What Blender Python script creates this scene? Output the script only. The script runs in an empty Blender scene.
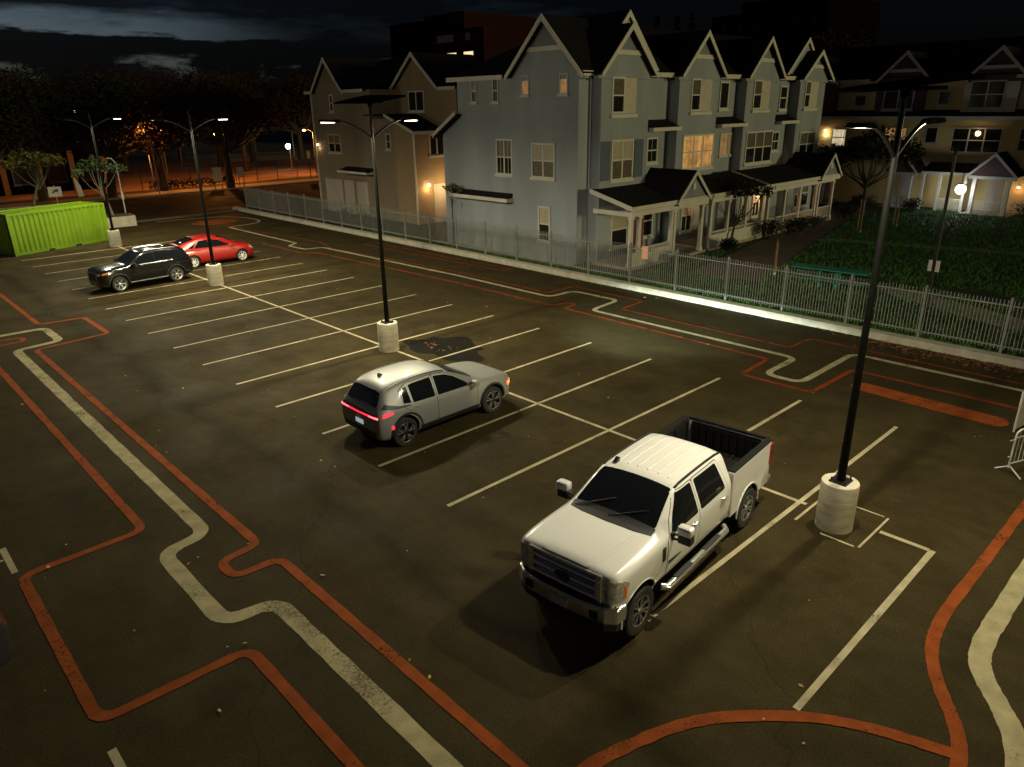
import bpy, bmesh, math, random
from mathutils import Vector, Matrix
from mathutils.bvhtree import BVHTree
random.seed(7)
R = math.radians
scene = bpy.context.scene
COL = scene.collection

# ------------------------------------------------------------------ materials
def new_mat(name):
    m = bpy.data.materials.new(name); m.use_nodes = True
    nt = m.node_tree; b = nt.nodes['Principled BSDF']
    return m, nt, b

def pmat(name, col, rough=0.6, metal=0.0, coat=0.0, spec=0.5, emit=None, es=0.0, var=0.0, vscale=3.0, bump=0.0, bscale=40.0, alpha=None, trans=0.0):
    """Principled material with mottled colour variation and a fine bump."""
    m, nt, b = new_mat(name)
    N, L = nt.nodes, nt.links
    b.inputs['Base Color'].default_value = (*col, 1)
    b.inputs['Roughness'].default_value = rough
    b.inputs['Metallic'].default_value = metal
    b.inputs['Coat Weight'].default_value = coat
    b.inputs['Coat Roughness'].default_value = 0.04
    b.inputs['Specular IOR Level'].default_value = spec
    b.inputs['Transmission Weight'].default_value = trans
    if emit:
        b.inputs['Emission Color'].default_value = (*emit, 1)
        b.inputs['Emission Strength'].default_value = es
    if var or bump:
        tc = N.new('ShaderNodeTexCoord')
    if var:
        n = N.new('ShaderNodeTexNoise'); n.inputs['Scale'].default_value = vscale; n.inputs['Detail'].default_value = 6
        L.new(tc.outputs['Object'], n.inputs['Vector'])
        mr = N.new('ShaderNodeMapRange'); mr.inputs['From Min'].default_value = .3; mr.inputs['From Max'].default_value = .7
        mr.inputs['To Min'].default_value = 1 - var; mr.inputs['To Max'].default_value = 1 + var * .6
        L.new(n.outputs['Fac'], mr.inputs['Value'])
        mx = N.new('ShaderNodeMix'); mx.data_type = 'RGBA'; mx.blend_type = 'MULTIPLY'; mx.inputs['Factor'].default_value = 1
        mx.inputs['A'].default_value = (*col, 1)
        L.new(mr.outputs['Result'], mx.inputs['B']); L.new(mx.outputs['Result'], b.inputs['Base Color'])
    if bump:
        n2 = N.new('ShaderNodeTexNoise'); n2.inputs['Scale'].default_value = bscale; n2.inputs['Detail'].default_value = 4
        L.new(tc.outputs['Object'], n2.inputs['Vector'])
        bp = N.new('ShaderNodeBump'); bp.inputs['Strength'].default_value = bump; bp.inputs['Distance'].default_value = .02
        L.new(n2.outputs['Fac'], bp.inputs['Height']); L.new(bp.outputs['Normal'], b.inputs['Normal'])
    return m

def siding_mat(name, col, pitch=0.18, vertical=False, strength=.5, var=.12):
    """Lap or batten siding: saw-tooth bump across the boards."""
    m, nt, b = new_mat(name); N, L = nt.nodes, nt.links
    b.inputs['Roughness'].default_value = .75
    tc = N.new('ShaderNodeTexCoord'); sx = N.new('ShaderNodeSeparateXYZ'); L.new(tc.outputs['Object'], sx.inputs[0])
    if vertical:
        ad = N.new('ShaderNodeMath'); ad.operation = 'ADD'; L.new(sx.outputs['X'], ad.inputs[0]); L.new(sx.outputs['Y'], ad.inputs[1]); src = ad.outputs[0]
    else:
        src = sx.outputs['Z']
    dv = N.new('ShaderNodeMath'); dv.operation = 'DIVIDE'; dv.inputs[1].default_value = pitch; L.new(src, dv.inputs[0])
    fr = N.new('ShaderNodeMath'); fr.operation = 'FRACT'; L.new(dv.outputs[0], fr.inputs[0])
    bp = N.new('ShaderNodeBump'); bp.inputs['Strength'].default_value = strength; bp.inputs['Distance'].default_value = .02; bp.invert = True
    L.new(fr.outputs[0], bp.inputs['Height']); L.new(bp.outputs['Normal'], b.inputs['Normal'])
    n = N.new('ShaderNodeTexNoise'); n.inputs['Scale'].default_value = .8; n.inputs['Detail'].default_value = 8
    mp = N.new('ShaderNodeMapping'); mp.inputs['Scale'].default_value = (1, 1, .25)
    L.new(tc.outputs['Object'], mp.inputs['Vector']); L.new(mp.outputs[0], n.inputs['Vector'])
    mr = N.new('ShaderNodeMapRange'); mr.inputs['From Min'].default_value = .3; mr.inputs['From Max'].default_value = .7
    mr.inputs['To Min'].default_value = 1 - var; mr.inputs['To Max'].default_value = 1 + var
    L.new(n.outputs['Fac'], mr.inputs['Value'])
    mx = N.new('ShaderNodeMix'); mx.data_type = 'RGBA'; mx.blend_type = 'MULTIPLY'; mx.inputs['Factor'].default_value = 1
    mx.inputs['A'].default_value = (*col, 1); L.new(mr.outputs['Result'], mx.inputs['B']); L.new(mx.outputs['Result'], b.inputs['Base Color'])
    return m

def emat(name, col, s):
    m, nt, b = new_mat(name)
    b.inputs['Base Color'].default_value = (*[min(1, c) * .5 for c in col], 1)
    b.inputs['Emission Color'].default_value = (*col, 1); b.inputs['Emission Strength'].default_value = s
    return m

# ------------------------------------------------------------------ mesh builder
class MB:
    def __init__(s): s.v = []; s.f = []; s.m = []; s.cur = 0
    def face(s, pts):
        b = len(s.v); s.v += [tuple(p) for p in pts]; s.f.append(tuple(range(b, b + len(pts)))); s.m.append(s.cur)
    def solid(s, vs, fs):
        b = len(s.v); s.v += [tuple(p) for p in vs]
        for f in fs: s.f.append(tuple(b + i for i in f)); s.m.append(s.cur)
        return s
    def box(s, x0, x1, y0, y1, z0, z1):
        vs = [(x, y, z) for x in (x0, x1) for y in (y0, y1) for z in (z0, z1)]
        return s.solid(vs, [(0, 1, 3, 2), (4, 6, 7, 5), (0, 4, 5, 1), (2, 3, 7, 6), (0, 2, 6, 4), (1, 5, 7, 3)])
    def obox(s, p0, p1, w, h, up=(0, 0, 1)):
        """Bar of section w x h from p0 to p1."""
        p0, p1 = Vector(p0), Vector(p1); d = (p1 - p0).normalized(); u = Vector(up)
        a = d.cross(u)
        if a.length < 1e-4: a = d.cross(Vector((1, 0, 0)))
        a.normalize(); b = a.cross(d)
        vs = [p + a * (sx * w / 2) + b * (sz * h / 2) for p in (p0, p1) for sx in (-1, 1) for sz in (-1, 1)]
        return s.solid(vs, [(0, 1, 3, 2), (4, 6, 7, 5), (0, 4, 5, 1), (2, 3, 7, 6), (0, 2, 6, 4), (1, 5, 7, 3)])
    def ext(s, poly, vec):
        """Extrude a 3-D polygon along vec, closed."""
        n = len(poly); v = Vector(vec)
        vs = [Vector(p) for p in poly] + [Vector(p) + v for p in poly]
        fs = [tuple(range(n - 1, -1, -1)), tuple(range(n, 2 * n))] + [(i, (i + 1) % n, n + (i + 1) % n, n + i) for i in range(n)]
        return s.solid(vs, fs)
    def slab(s, poly, t):
        """Plate: polygon thickened by t below its normal."""
        a, b, c = Vector(poly[0]), Vector(poly[1]), Vector(poly[2])
        n = (b - a).cross(c - a).normalized()
        return s.ext(poly, -n * t)
    def tube(s, pts, r, n=10, r1=None, cap=True):
        pts = [Vector(p) for p in pts]; k = len(pts); vs = []
        prev = None
        for i, p in enumerate(pts):
            d = (pts[min(i + 1, k - 1)] - pts[max(i - 1, 0)]).normalized()
            if prev is None:
                a = d.cross(Vector((0, 0, 1)))
                if a.length < 1e-3: a = d.cross(Vector((1, 0, 0)))
            else:
                a = prev - d * prev.dot(d)
            a.normalize(); prev = a; b = d.cross(a)
            rr = r[i] if isinstance(r, (list, tuple)) else (r if r1 is None else r + (r1 - r) * i / (k - 1))
            vs += [p + a * (rr * math.cos(2 * math.pi * j / n)) + b * (rr * math.sin(2 * math.pi * j / n)) for j in range(n)]
        fs = [(i * n + j, i * n + (j + 1) % n, (i + 1) * n + (j + 1) % n, (i + 1) * n + j) for i in range(k - 1) for j in range(n)]
        if cap: fs += [tuple(range(n - 1, -1, -1)), tuple(range((k - 1) * n, k * n))]
        return s.solid(vs, fs)
    def lathe(s, prof, n=24, o=(0, 0, 0), axis='z', caps=True):
        vs = []; o = Vector(o)
        for r, h in prof:
            for j in range(n):
                c, q = r * math.cos(2 * math.pi * j / n), r * math.sin(2 * math.pi * j / n)
                p = {'z': (c, q, h), 'y': (c, h, -q), 'x': (h, c, q)}[axis]
                vs.append(o + Vector(p))
        k = len(prof)
        fs = [(i * n + j, i * n + (j + 1) % n, (i + 1) * n + (j + 1) % n, (i + 1) * n + j) for i in range(k - 1) for j in range(n)]
        if caps: fs += [tuple(range(n - 1, -1, -1)), tuple(range((k - 1) * n, k * n))]
        return s.solid(vs, fs)
    def ball(s, o, r, n=12, k=8, sz=1.0):
        prof = [(max(1e-3, r * math.sin(math.pi * i / k)), -r * sz * math.cos(math.pi * i / k)) for i in range(k + 1)]
        return s.lathe(prof, n, o)
    def each(s, name, mat, parent, world=None):
        """Every solid of this builder as a part of its own."""
        k = 0
        while k < len(s.f):
            vs = set(s.f[k]); j = k + 1
            while j < len(s.f) and vs & set(s.f[j]): vs |= set(s.f[j]); j += 1
            lo = min(vs); q = MB(); q.v = s.v[lo:max(vs) + 1]; q.f = [tuple(i - lo for i in f) for f in s.f[k:j]]; q.m = [0] * (j - k)
            q.build(name, mat, parent, world=world); k = j
    def build(s, name, mats, parent=None, smooth=False, world=None, bevel=0):
        off = world or (0, 0, 0)
        me = bpy.data.meshes.new(name)
        me.from_pydata([(a - off[0], b - off[1], c - off[2]) for a, b, c in s.v], [], s.f)
        for m in (mats if isinstance(mats, (list, tuple)) else [mats]): me.materials.append(m)
        me.polygons.foreach_set('material_index', s.m)
        bm = bmesh.new(); bm.from_mesh(me); bmesh.ops.recalc_face_normals(bm, faces=bm.faces); bm.to_mesh(me); bm.free()
        if smooth:
            me.shade_smooth()
            try: me.set_sharp_from_angle(angle=R(38))
            except Exception: pass
        o = bpy.data.objects.new(name, me); COL.objects.link(o)
        if parent: o.parent = parent
        if bevel:
            b = o.modifiers.new('bevel', 'BEVEL'); b.width = bevel; b.segments = 2; b.limit_method = 'ANGLE'; b.angle_limit = R(40)
        return o

def thing(name, label, cat, loc=(0, 0, 0), rz=0.0, group=None):
    o = bpy.data.objects.new(name, None); COL.objects.link(o); o.empty_display_size = .2
    o.location = loc; o.rotation_euler = (0, 0, rz); o['label'] = label; o['category'] = cat
    if group: o['group'] = group
    return o
def tag(o, label=None, cat=None, group=None, kind=None):
    if label: o['label'] = label
    if cat: o['category'] = cat
    if group: o['group'] = group
    if kind: o['kind'] = kind
    return o
def build_each(name, mbs, mat, parent, world=None, **k):
    return [m.build(name, mat, parent, world=world, **k) for m in mbs]
def copy_tree(o, parent=None):
    c = o.copy(); COL.objects.link(c); c.parent = parent
    for ch in list(o.children): copy_tree(ch, c)
    return c
def struct(o, label=None):
    o['kind'] = 'structure'
    if label: o['label'] = label
    return o

# ------------------------------------------------------------------ shared materials
M = {}
M['white_trim'] = pmat('white_trim', (.48, .455, .38), .65, var=.10, vscale=1.5)
M['roof'] = pmat('roof_shingle', (.011, .010, .010), .95, spec=.12, var=.4, vscale=6, bump=.4, bscale=14)
M['glass'] = pmat('window_glass', (.012, .013, .014), .08, spec=.6)
M['blind'] = pmat('window_blind', (.33, .29, .20), .5, var=.15, vscale=8)
M['curtain'] = pmat('window_curtain', (.10, .085, .06), .3, var=.3, vscale=5)
M['black_metal'] = pmat('black_metal', (.012, .012, .013), .4, metal=.3)
M['black_plastic'] = pmat('black_plastic', (.014, .014, .015), .5, var=.2, vscale=20)
M['rubber'] = pmat('rubber', (.012, .012, .012), .8, bump=.3, bscale=60)
M['chrome'] = pmat('chrome', (.80, .79, .76), .22, metal=.85)
M['alloy'] = pmat('alloy', (.55, .55, .54), .28, metal=.9)
M['dark_alloy'] = pmat('dark_alloy', (.05, .05, .052), .35, metal=.7)
M['galv'] = pmat('galvanised_steel', (.55, .56, .56), .42, metal=.5, var=.12, vscale=4)
M['concrete'] = pmat('concrete', (.30, .275, .21), .85, var=.22, vscale=3, bump=.3, bscale=30)
M['wood'] = pmat('stake_wood', (.22, .13, .07), .8, var=.25, vscale=6)
M['leaf_dark'] = pmat('leaf_dark', (.014, .016, .007), .8, spec=.15, var=.5, vscale=1.2)
M['leaf_green'] = pmat('leaf_green', (.04, .07, .018), .65, var=.4, vscale=2)
M['leaf_red'] = pmat('leaf_red', (.022, .009, .006), .8, spec=.15, var=.45, vscale=1.5)
M['leaf_orange'] = pmat('leaf_orange', (.022, .011, .005), .8, spec=.15, var=.45, vscale=1.5)
M['leaf_yellow'] = pmat('leaf_yellow_green', (.105, .10, .02), .65, var=.35, vscale=2)
M['bark'] = pmat('bark', (.035, .026, .018), .9, var=.3, vscale=8, bump=.5, bscale=25)
M['pale_bark'] = pmat('pale_bark', (.12, .10, .07), .9, var=.3, vscale=8, bump=.4, bscale=25)
SKY = .09
LAMP_W = 2400; SODIUM = 1900; HEAD_W = 19000; SUN = 1.0; SCATTER = .16
# ------------------------------------------------------------------ camera
f_px, pitch, roll, yaw = 725.77, 0.366318, -0.016076, 0.812843
fwd = Vector((math.cos(pitch) * math.cos(yaw), math.cos(pitch) * math.sin(yaw), -math.sin(pitch)))
rgt = fwd.cross(Vector((0, 0, 1))).normalized(); upv = rgt.cross(fwd)
r2 = math.cos(roll) * rgt + math.sin(roll) * upv; u2 = -math.sin(roll) * rgt + math.cos(roll) * upv
cam = bpy.data.cameras.new('camera'); cam.sensor_width = 36; cam.lens = 36 * f_px / 1024; cam.clip_start = .1; cam.clip_end = 6000
co = bpy.data.objects.new('camera', cam); COL.objects.link(co)
mw = Matrix.Identity(4)
for i, a in enumerate((r2, u2, -fwd)):
    for j in range(3): mw[j][i] = a[j]
mw.translation = Vector((-13.690, -3.014, 7.9785)); co.matrix_world = mw
scene.camera = co
scene.view_settings.view_transform = 'Standard'; scene.view_settings.look = 'None'; scene.view_settings.gamma = 1
scene.view_settings.exposure = 0; scene.view_settings.use_curve_mapping = False

# ------------------------------------------------------------------ world: dusk sky behind heavy broken cloud
w = bpy.data.worlds.new('World'); scene.world = w; w.use_nodes = True
N, L = w.node_tree.nodes, w.node_tree.links
bg = N['Background']
sky = N.new('ShaderNodeTexSky'); sky.sky_type = 'NISHITA'; sky.sun_disc = False
sky.sun_elevation = R(2.0); sky.sun_rotation = R(-35); sky.dust_density = 2; sky.ozone_density = 3
tc = N.new('ShaderNodeTexCoord')
sep = N.new('ShaderNodeSeparateXYZ'); L.new(tc.outputs['Generated'], sep.inputs[0])
def wmath(op, a, b=None, c=None):
    n = N.new('ShaderNodeMath'); n.operation = op
    for k, q in enumerate((a, b, c)):
        if q is None: continue
        if isinstance(q, (int, float)): n.inputs[k].default_value = q
        else: L.new(q, n.inputs[k])
    return n.outputs[0]
def wnoise(scale, sc, detail=8, rough=.6):
    mp = N.new('ShaderNodeMapping'); mp.inputs['Scale'].default_value = sc; L.new(tc.outputs['Generated'], mp.inputs['Vector'])
    n = N.new('ShaderNodeTexNoise'); n.inputs['Scale'].default_value = scale; n.inputs['Detail'].default_value = detail; n.inputs['Roughness'].default_value = rough
    L.new(mp.outputs[0], n.inputs['Vector']); return n.outputs['Fac']
# elevation of the view direction, ruffled so that the cloud edges are ragged
el = wmath('ADD', sep.outputs['Z'], wmath('MULTIPLY', wmath('SUBTRACT', wnoise(4, (1, 1, 7)), .5), .055))
el = wmath('ADD', el, wmath('MULTIPLY', wmath('SUBTRACT', wnoise(22, (1, 1, 5), 6), .5), .012))
# the long gap slopes down towards the south-east
gap = wmath('ADD', el, wmath('MULTIPLY', wmath('SUBTRACT', sep.outputs['X'], .28), .045))
up_ = N.new('ShaderNodeValToRGB'); r = up_.color_ramp; r.elements[0].position = .0; r.elements[0].color = (0, 0, 0, 1); r.elements[1].position = 1; r.elements[1].color = (.10, .10, .10, 1)
for p_, v_ in ((.41, 0), (.425, .95), (.455, .8), (.495, .30), (.525, .03), (.60, .02), (.75, .05)):
    e_ = r.elements.new(p_); e_.color = (v_, v_, v_, 1)
L.new(wmath('MULTIPLY', gap, 5.0), up_.inputs['Fac'])
side = N.new('ShaderNodeMapRange'); side.interpolation_type = 'SMOOTHSTEP'; side.inputs['From Min'].default_value = .52; side.inputs['From Max'].default_value = .30; L.new(sep.outputs['X'], side.inputs['Value'])
g1 = wmath('MULTIPLY', up_.outputs[0], side.outputs['Result'])
lo_ = N.new('ShaderNodeValToRGB'); r = lo_.color_ramp; r.elements[0].position = 0; r.elements[0].color = (.3, .3, .3, 1); r.elements[1].position = 1; r.elements[1].color = (0, 0, 0, 1)
for p_, v_ in ((.20, .55), (.25, .9), (.285, 0)):
    e_ = r.elements.new(p_); e_.color = (v_, v_, v_, 1)
L.new(wmath('MULTIPLY', el, 5.0), lo_.inputs['Fac'])
brk = N.new('ShaderNodeMapRange'); brk.inputs['From Min'].default_value = .52; brk.inputs['From Max'].default_value = .60; L.new(wnoise(9, (1, 1, 2.6), 8), brk.inputs['Value'])
g2 = wmath('MULTIPLY', lo_.outputs[0], brk.outputs['Result'])
# thin paler streaks in the dark deck
stk = N.new('ShaderNodeMapRange'); stk.inputs['From Min'].default_value = .56; stk.inputs['From Max'].default_value = .75; stk.inputs['To Max'].default_value = .16; L.new(wnoise(3.2, (1, 1, 6), 9), stk.inputs['Value'])
msk = wmath('MINIMUM', wmath('ADD', wmath('ADD', wmath('ADD', g1, g2), stk.outputs['Result']), .045), 1.0)
mul = N.new('ShaderNodeMix'); mul.data_type = 'RGBA'; mul.blend_type = 'MULTIPLY'; mul.inputs['Factor'].default_value = 1
L.new(sky.outputs[0], mul.inputs['A']); L.new(msk, mul.inputs['B'])
hs = N.new('ShaderNodeHueSaturation'); hs.inputs['Saturation'].default_value = .65; L.new(mul.outputs['Result'], hs.inputs['Color'])
tint = N.new('ShaderNodeMix'); tint.data_type = 'RGBA'; tint.blend_type = 'MULTIPLY'; tint.inputs['Factor'].default_value = 1; tint.inputs['B'].default_value = (.82, 1, 1.36, 1); L.new(hs.outputs[0], tint.inputs['A'])
L.new(tint.outputs['Result'], bg.inputs['Color']); bg.inputs['Strength'].default_value = SKY
fill_sun = bpy.data.lights.new('fill_sun', 'SUN'); fill_sun.energy = SUN; fill_sun.angle = R(5); fill_sun.color = (1, .88, .46)  # weak low sun added to light the south house fronts, source unseen
so = bpy.data.objects.new('fill_sun', fill_sun); COL.objects.link(so); so.rotation_euler = Vector((-.20, 1, -.065)).to_track_quat('-Z', 'Y').to_euler()

# ------------------------------------------------------------------ ground
def asphalt_mat(name, base=(.0340, .0258, .0105), lot=True):
    m, nt, b = new_mat(name); N, L = nt.nodes, nt.links
    tc = N.new('ShaderNodeTexCoord')
    def noise(scale, detail, sc=(1, 1, 1), rough=.55):
        mp = N.new('ShaderNodeMapping'); mp.inputs['Scale'].default_value = sc; L.new(tc.outputs['Object'], mp.inputs['Vector'])
        n = N.new('ShaderNodeTexNoise'); n.inputs['Scale'].default_value = scale; n.inputs['Detail'].default_value = detail; n.inputs['Roughness'].default_value = rough
        L.new(mp.outputs[0], n.inputs['Vector']); return n.outputs['Fac']
    def rng(src, a, b_, c, d):
        r = N.new('ShaderNodeMapRange'); r.inputs['From Min'].default_value = a; r.inputs['From Max'].default_value = b_
        r.inputs['To Min'].default_value = c; r.inputs['To Max'].default_value = d; L.new(src, r.inputs['Value']); return r.outputs['Result']
    def mulv(a, b_):
        q = N.new('ShaderNodeMath'); q.operation = 'MULTIPLY'; L.new(a, q.inputs[0]); L.new(b_, q.inputs[1]); return q.outputs[0]
    v = rng(noise(.22, 5), .3, .7, .87, 1.11)
    v = mulv(v, rng(noise(.9, 7, (1, .35, 1), .65), .3, .7, .84, 1.13))
    v = mulv(v, rng(noise(2.6, 4), .38, .62, .93, 1.07))
    v = mulv(v, rng(noise(30, 5, rough=.8), .32, .70, .58, 1.55))
    # drip and oil spots where cars stand
    v = mulv(v, rng(noise(.75, 5), .60, .74, 1, .78))
    if lot:
        # tyre-polished, dirt-darkened strip running down the aisle
        sx = N.new('ShaderNodeSeparateXYZ'); L.new(tc.outputs['Object'], sx.inputs[0])
        wob = rng(noise(.35, 4), .2, .8, -.55, .55)
        ax = N.new('ShaderNodeMath'); ax.operation = 'ADD'; ax.inputs[1].default_value = 7.15; L.new(sx.outputs['X'], ax.inputs[0])
        aw = N.new('ShaderNodeMath'); aw.operation = 'ADD'; L.new(ax.outputs[0], aw.inputs[0]); L.new(wob, aw.inputs[1])
        ab = N.new('ShaderNodeMath'); ab.operation = 'ABSOLUTE'; L.new(aw.outputs[0], ab.inputs[0])
        v = mulv(v, rng(ab.outputs[0], 0, .5, .60, 1)); v = mulv(v, rng(noise(1.4, 6, (1, .5, 1)), .35, .65, .86, 1.12))
        # oil drips where the cars stand, one long blotch per stall
        fy = N.new('ShaderNodeMath'); fy.operation = 'DIVIDE'; fy.inputs[1].default_value = 2.6003; L.new(sx.outputs['Y'], fy.inputs[0])
        fr = N.new('ShaderNodeMath'); fr.operation = 'FRACT'; L.new(fy.outputs[0], fr.inputs[0])
        uu = N.new('ShaderNodeMath'); uu.operation = 'MULTIPLY_ADD'; uu.inputs[1].default_value = 4.6; uu.inputs[2].default_value = -2.3; L.new(fr.outputs[0], uu.inputs[0])
        ax2 = N.new('ShaderNodeMath'); ax2.operation = 'ABSOLUTE'; L.new(sx.outputs['X'], ax2.inputs[0])
        vv = N.new('ShaderNodeMath'); vv.operation = 'MULTIPLY_ADD'; vv.inputs[1].default_value = .72; vv.inputs[2].default_value = -2.0; L.new(ax2.outputs[0], vv.inputs[0])
        cb = N.new('ShaderNodeCombineXYZ'); L.new(uu.outputs[0], cb.inputs[0]); L.new(vv.outputs[0], cb.inputs[1])
        ln = N.new('ShaderNodeVectorMath'); ln.operation = 'LENGTH'; L.new(cb.outputs[0], ln.inputs[0])
        wd = N.new('ShaderNodeMath'); wd.operation = 'ADD'; L.new(ln.outputs['Value'], wd.inputs[0]); L.new(rng(noise(1.1, 6, rough=.7), .3, .7, -.7, 1.0), wd.inputs[1])
        v = mulv(v, rng(wd.outputs[0], .25, 1.15, .72, 1))
        # hairline cracks
        vo = N.new('ShaderNodeTexVoronoi'); vo.feature = 'DISTANCE_TO_EDGE'; vo.inputs['Scale'].default_value = .13
        wv = N.new('ShaderNodeTexNoise'); wv.inputs['Scale'].default_value = .8; wv.inputs['Detail'].default_value = 5
        L.new(tc.outputs['Object'], wv.inputs['Vector'])
        mxv = N.new('ShaderNodeMix'); mxv.data_type = 'VECTOR'; mxv.inputs['Factor'].default_value = .09
        sc = N.new('ShaderNodeVectorMath'); sc.operation = 'SCALE'; sc.inputs['Scale'].default_value = 14; L.new(wv.outputs['Color'], sc.inputs[0])
        L.new(tc.outputs['Object'], mxv.inputs['A']); L.new(sc.outputs[0], mxv.inputs['B'])
        L.new(mxv.outputs['Result'], vo.inputs['Vector'])
        v = mulv(v, rng(vo.outputs['Distance'], .0, .0035, .70, 1))
    mx = N.new('ShaderNodeMix'); mx.data_type = 'RGBA'; mx.blend_type = 'MULTIPLY'; mx.inputs['Factor'].default_value = 1
    mx.inputs['A'].default_value = (*base, 1); L.new(v, mx.inputs['B']); L.new(mx.outputs['Result'], b.inputs['Base Color'])
    L.new(rng(noise(.5, 4), .3, .7, .68, .95), b.inputs['Roughness']); b.inputs['Specular IOR Level'].default_value = .05
    bp = N.new('ShaderNodeBump'); bp.inputs['Strength'].default_value = .55; bp.inputs['Distance'].default_value = .012
    L.new(noise(38, 5), bp.inputs['Height']); L.new(bp.outputs['Normal'], b.inputs['Normal'])
    return m

def paint_mat(name, col, wear=.45):
    """Worn road paint: the asphalt shows through in flecks and tracks."""
    m, nt, b = new_mat(name); N, L = nt.nodes, nt.links
    tc = N.new('ShaderNodeTexCoord')
    n1 = N.new('ShaderNodeTexNoise'); n1.inputs['Scale'].default_value = 18; n1.inputs['Detail'].default_value = 8; n1.inputs['Roughness'].default_value = .7
    n2 = N.new('ShaderNodeTexNoise'); n2.inputs['Scale'].default_value = .9; n2.inputs['Detail'].default_value = 5
    for n in (n1, n2): L.new(tc.outputs['Object'], n.inputs['Vector'])
    a = N.new('ShaderNodeMath'); a.operation = 'MULTIPLY_ADD'; a.inputs[1].default_value = .55; L.new(n2.outputs['Fac'], a.inputs[0])
    h = N.new('ShaderNodeMath'); h.operation = 'MULTIPLY'; h.inputs[1].default_value = .45; L.new(n1.outputs['Fac'], h.inputs[0]); L.new(h.outputs[0], a.inputs[2])
    r = N.new('ShaderNodeMapRange'); r.inputs['From Min'].default_value = .535; r.inputs['From Max'].default_value = .70; r.inputs['To Min'].default_value = 0; r.inputs['To Max'].default_value = wear * 1.6
    L.new(a.outputs[0], r.inputs['Value'])
    n4 = N.new('ShaderNodeTexNoise'); n4.inputs['Scale'].default_value = 3; n4.inputs['Detail'].default_value = 5; L.new(tc.outputs['Object'], n4.inputs['Vector'])
    sh = N.new('ShaderNodeMapRange'); sh.inputs['From Min'].default_value = .3; sh.inputs['From Max'].default_value = .7; sh.inputs['To Min'].default_value = .72; sh.inputs['To Max'].default_value = 1.15; L.new(n4.outputs['Fac'], sh.inputs['Value'])
    mx = N.new('ShaderNodeMix'); mx.data_type = 'RGBA'; mx.blend_type = 'MULTIPLY'; mx.inputs['Factor'].default_value = 1; mx.inputs['A'].default_value = (*col, 1); L.new(sh.outputs['Result'], mx.inputs['B']); L.new(mx.outputs['Result'], b.inputs['Base Color'])
    tp = N.new('ShaderNodeBsdfTransparent'); ms = N.new('ShaderNodeMixShader'); L.new(r.outputs['Result'], ms.inputs[0]); L.new(b.outputs[0], ms.inputs[1]); L.new(tp.outputs[0], ms.inputs[2]); L.new(ms.outputs[0], N['Material Output'].inputs['Surface'])
    b.inputs['Roughness'].default_value = .9; b.inputs['Specular IOR Level'].default_value = .1
    bp = N.new('ShaderNodeBump'); bp.inputs['Strength'].default_value = .3; bp.inputs['Distance'].default_value = .01
    n3 = N.new('ShaderNodeTexNoise'); n3.inputs['Scale'].default_value = 60; L.new(tc.outputs['Object'], n3.inputs['Vector'])
    L.new(n3.outputs['Fac'], bp.inputs['Height']); L.new(bp.outputs['Normal'], b.inputs['Normal'])
    return m

def sheet(name, pts, z, mat):
    mb = MB(); mb.face([(x, y, z) for x, y in pts]); return struct(mb.build(name, mat))
def rect(name, x0, x1, y0, y1, z, mat): return sheet(name, [(x0, y0), (x1, y0), (x1, y1), (x0, y1)], z, mat)

M['asphalt'] = asphalt_mat('lot_asphalt')
M['street'] = asphalt_mat('street_asphalt', (.030, .022, .014), lot=False)
M['earth'] = pmat('earth', (.06, .045, .03), .95, var=.35, vscale=.6, bump=.4, bscale=8)
M['lawn'] = pmat('lawn_ground', (.018, .036, .009), .95, var=.55, vscale=1.3, bump=.6, bscale=18)
M['mulch'] = pmat('mulch_path', (.13, .085, .055), .95, var=.3, vscale=3, bump=.5, bscale=22)
M['walk'] = pmat('concrete_walk', (.30, .25, .20), .9, var=.2, vscale=1.5, bump=.2, bscale=25)
M['dirt'] = pmat('sports_field_dirt', (.30, .17, .09), .95, var=.3, vscale=.3)
rect('ground', -900, 1500, -900, 1500, -.02, M['earth'])
rect('parking_lot', -60, 12.72, -60, 57.6, 0, M['asphalt'])
rect('driveway', 12.73, 60, 31.0, 57.6, .02, M['street'])
rect('street', -200, 300, 57.65, 75.8, -.004, M['street'])
rect('sidewalk', -200, 300, 75.85, 79.3, .06, M['walk'])
rect('sports_field', -60, 160, 82, 140, .03, M['dirt'])
rect('lawn', 13.02, 49, -40, 22.0, .14, M['lawn'])

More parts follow.
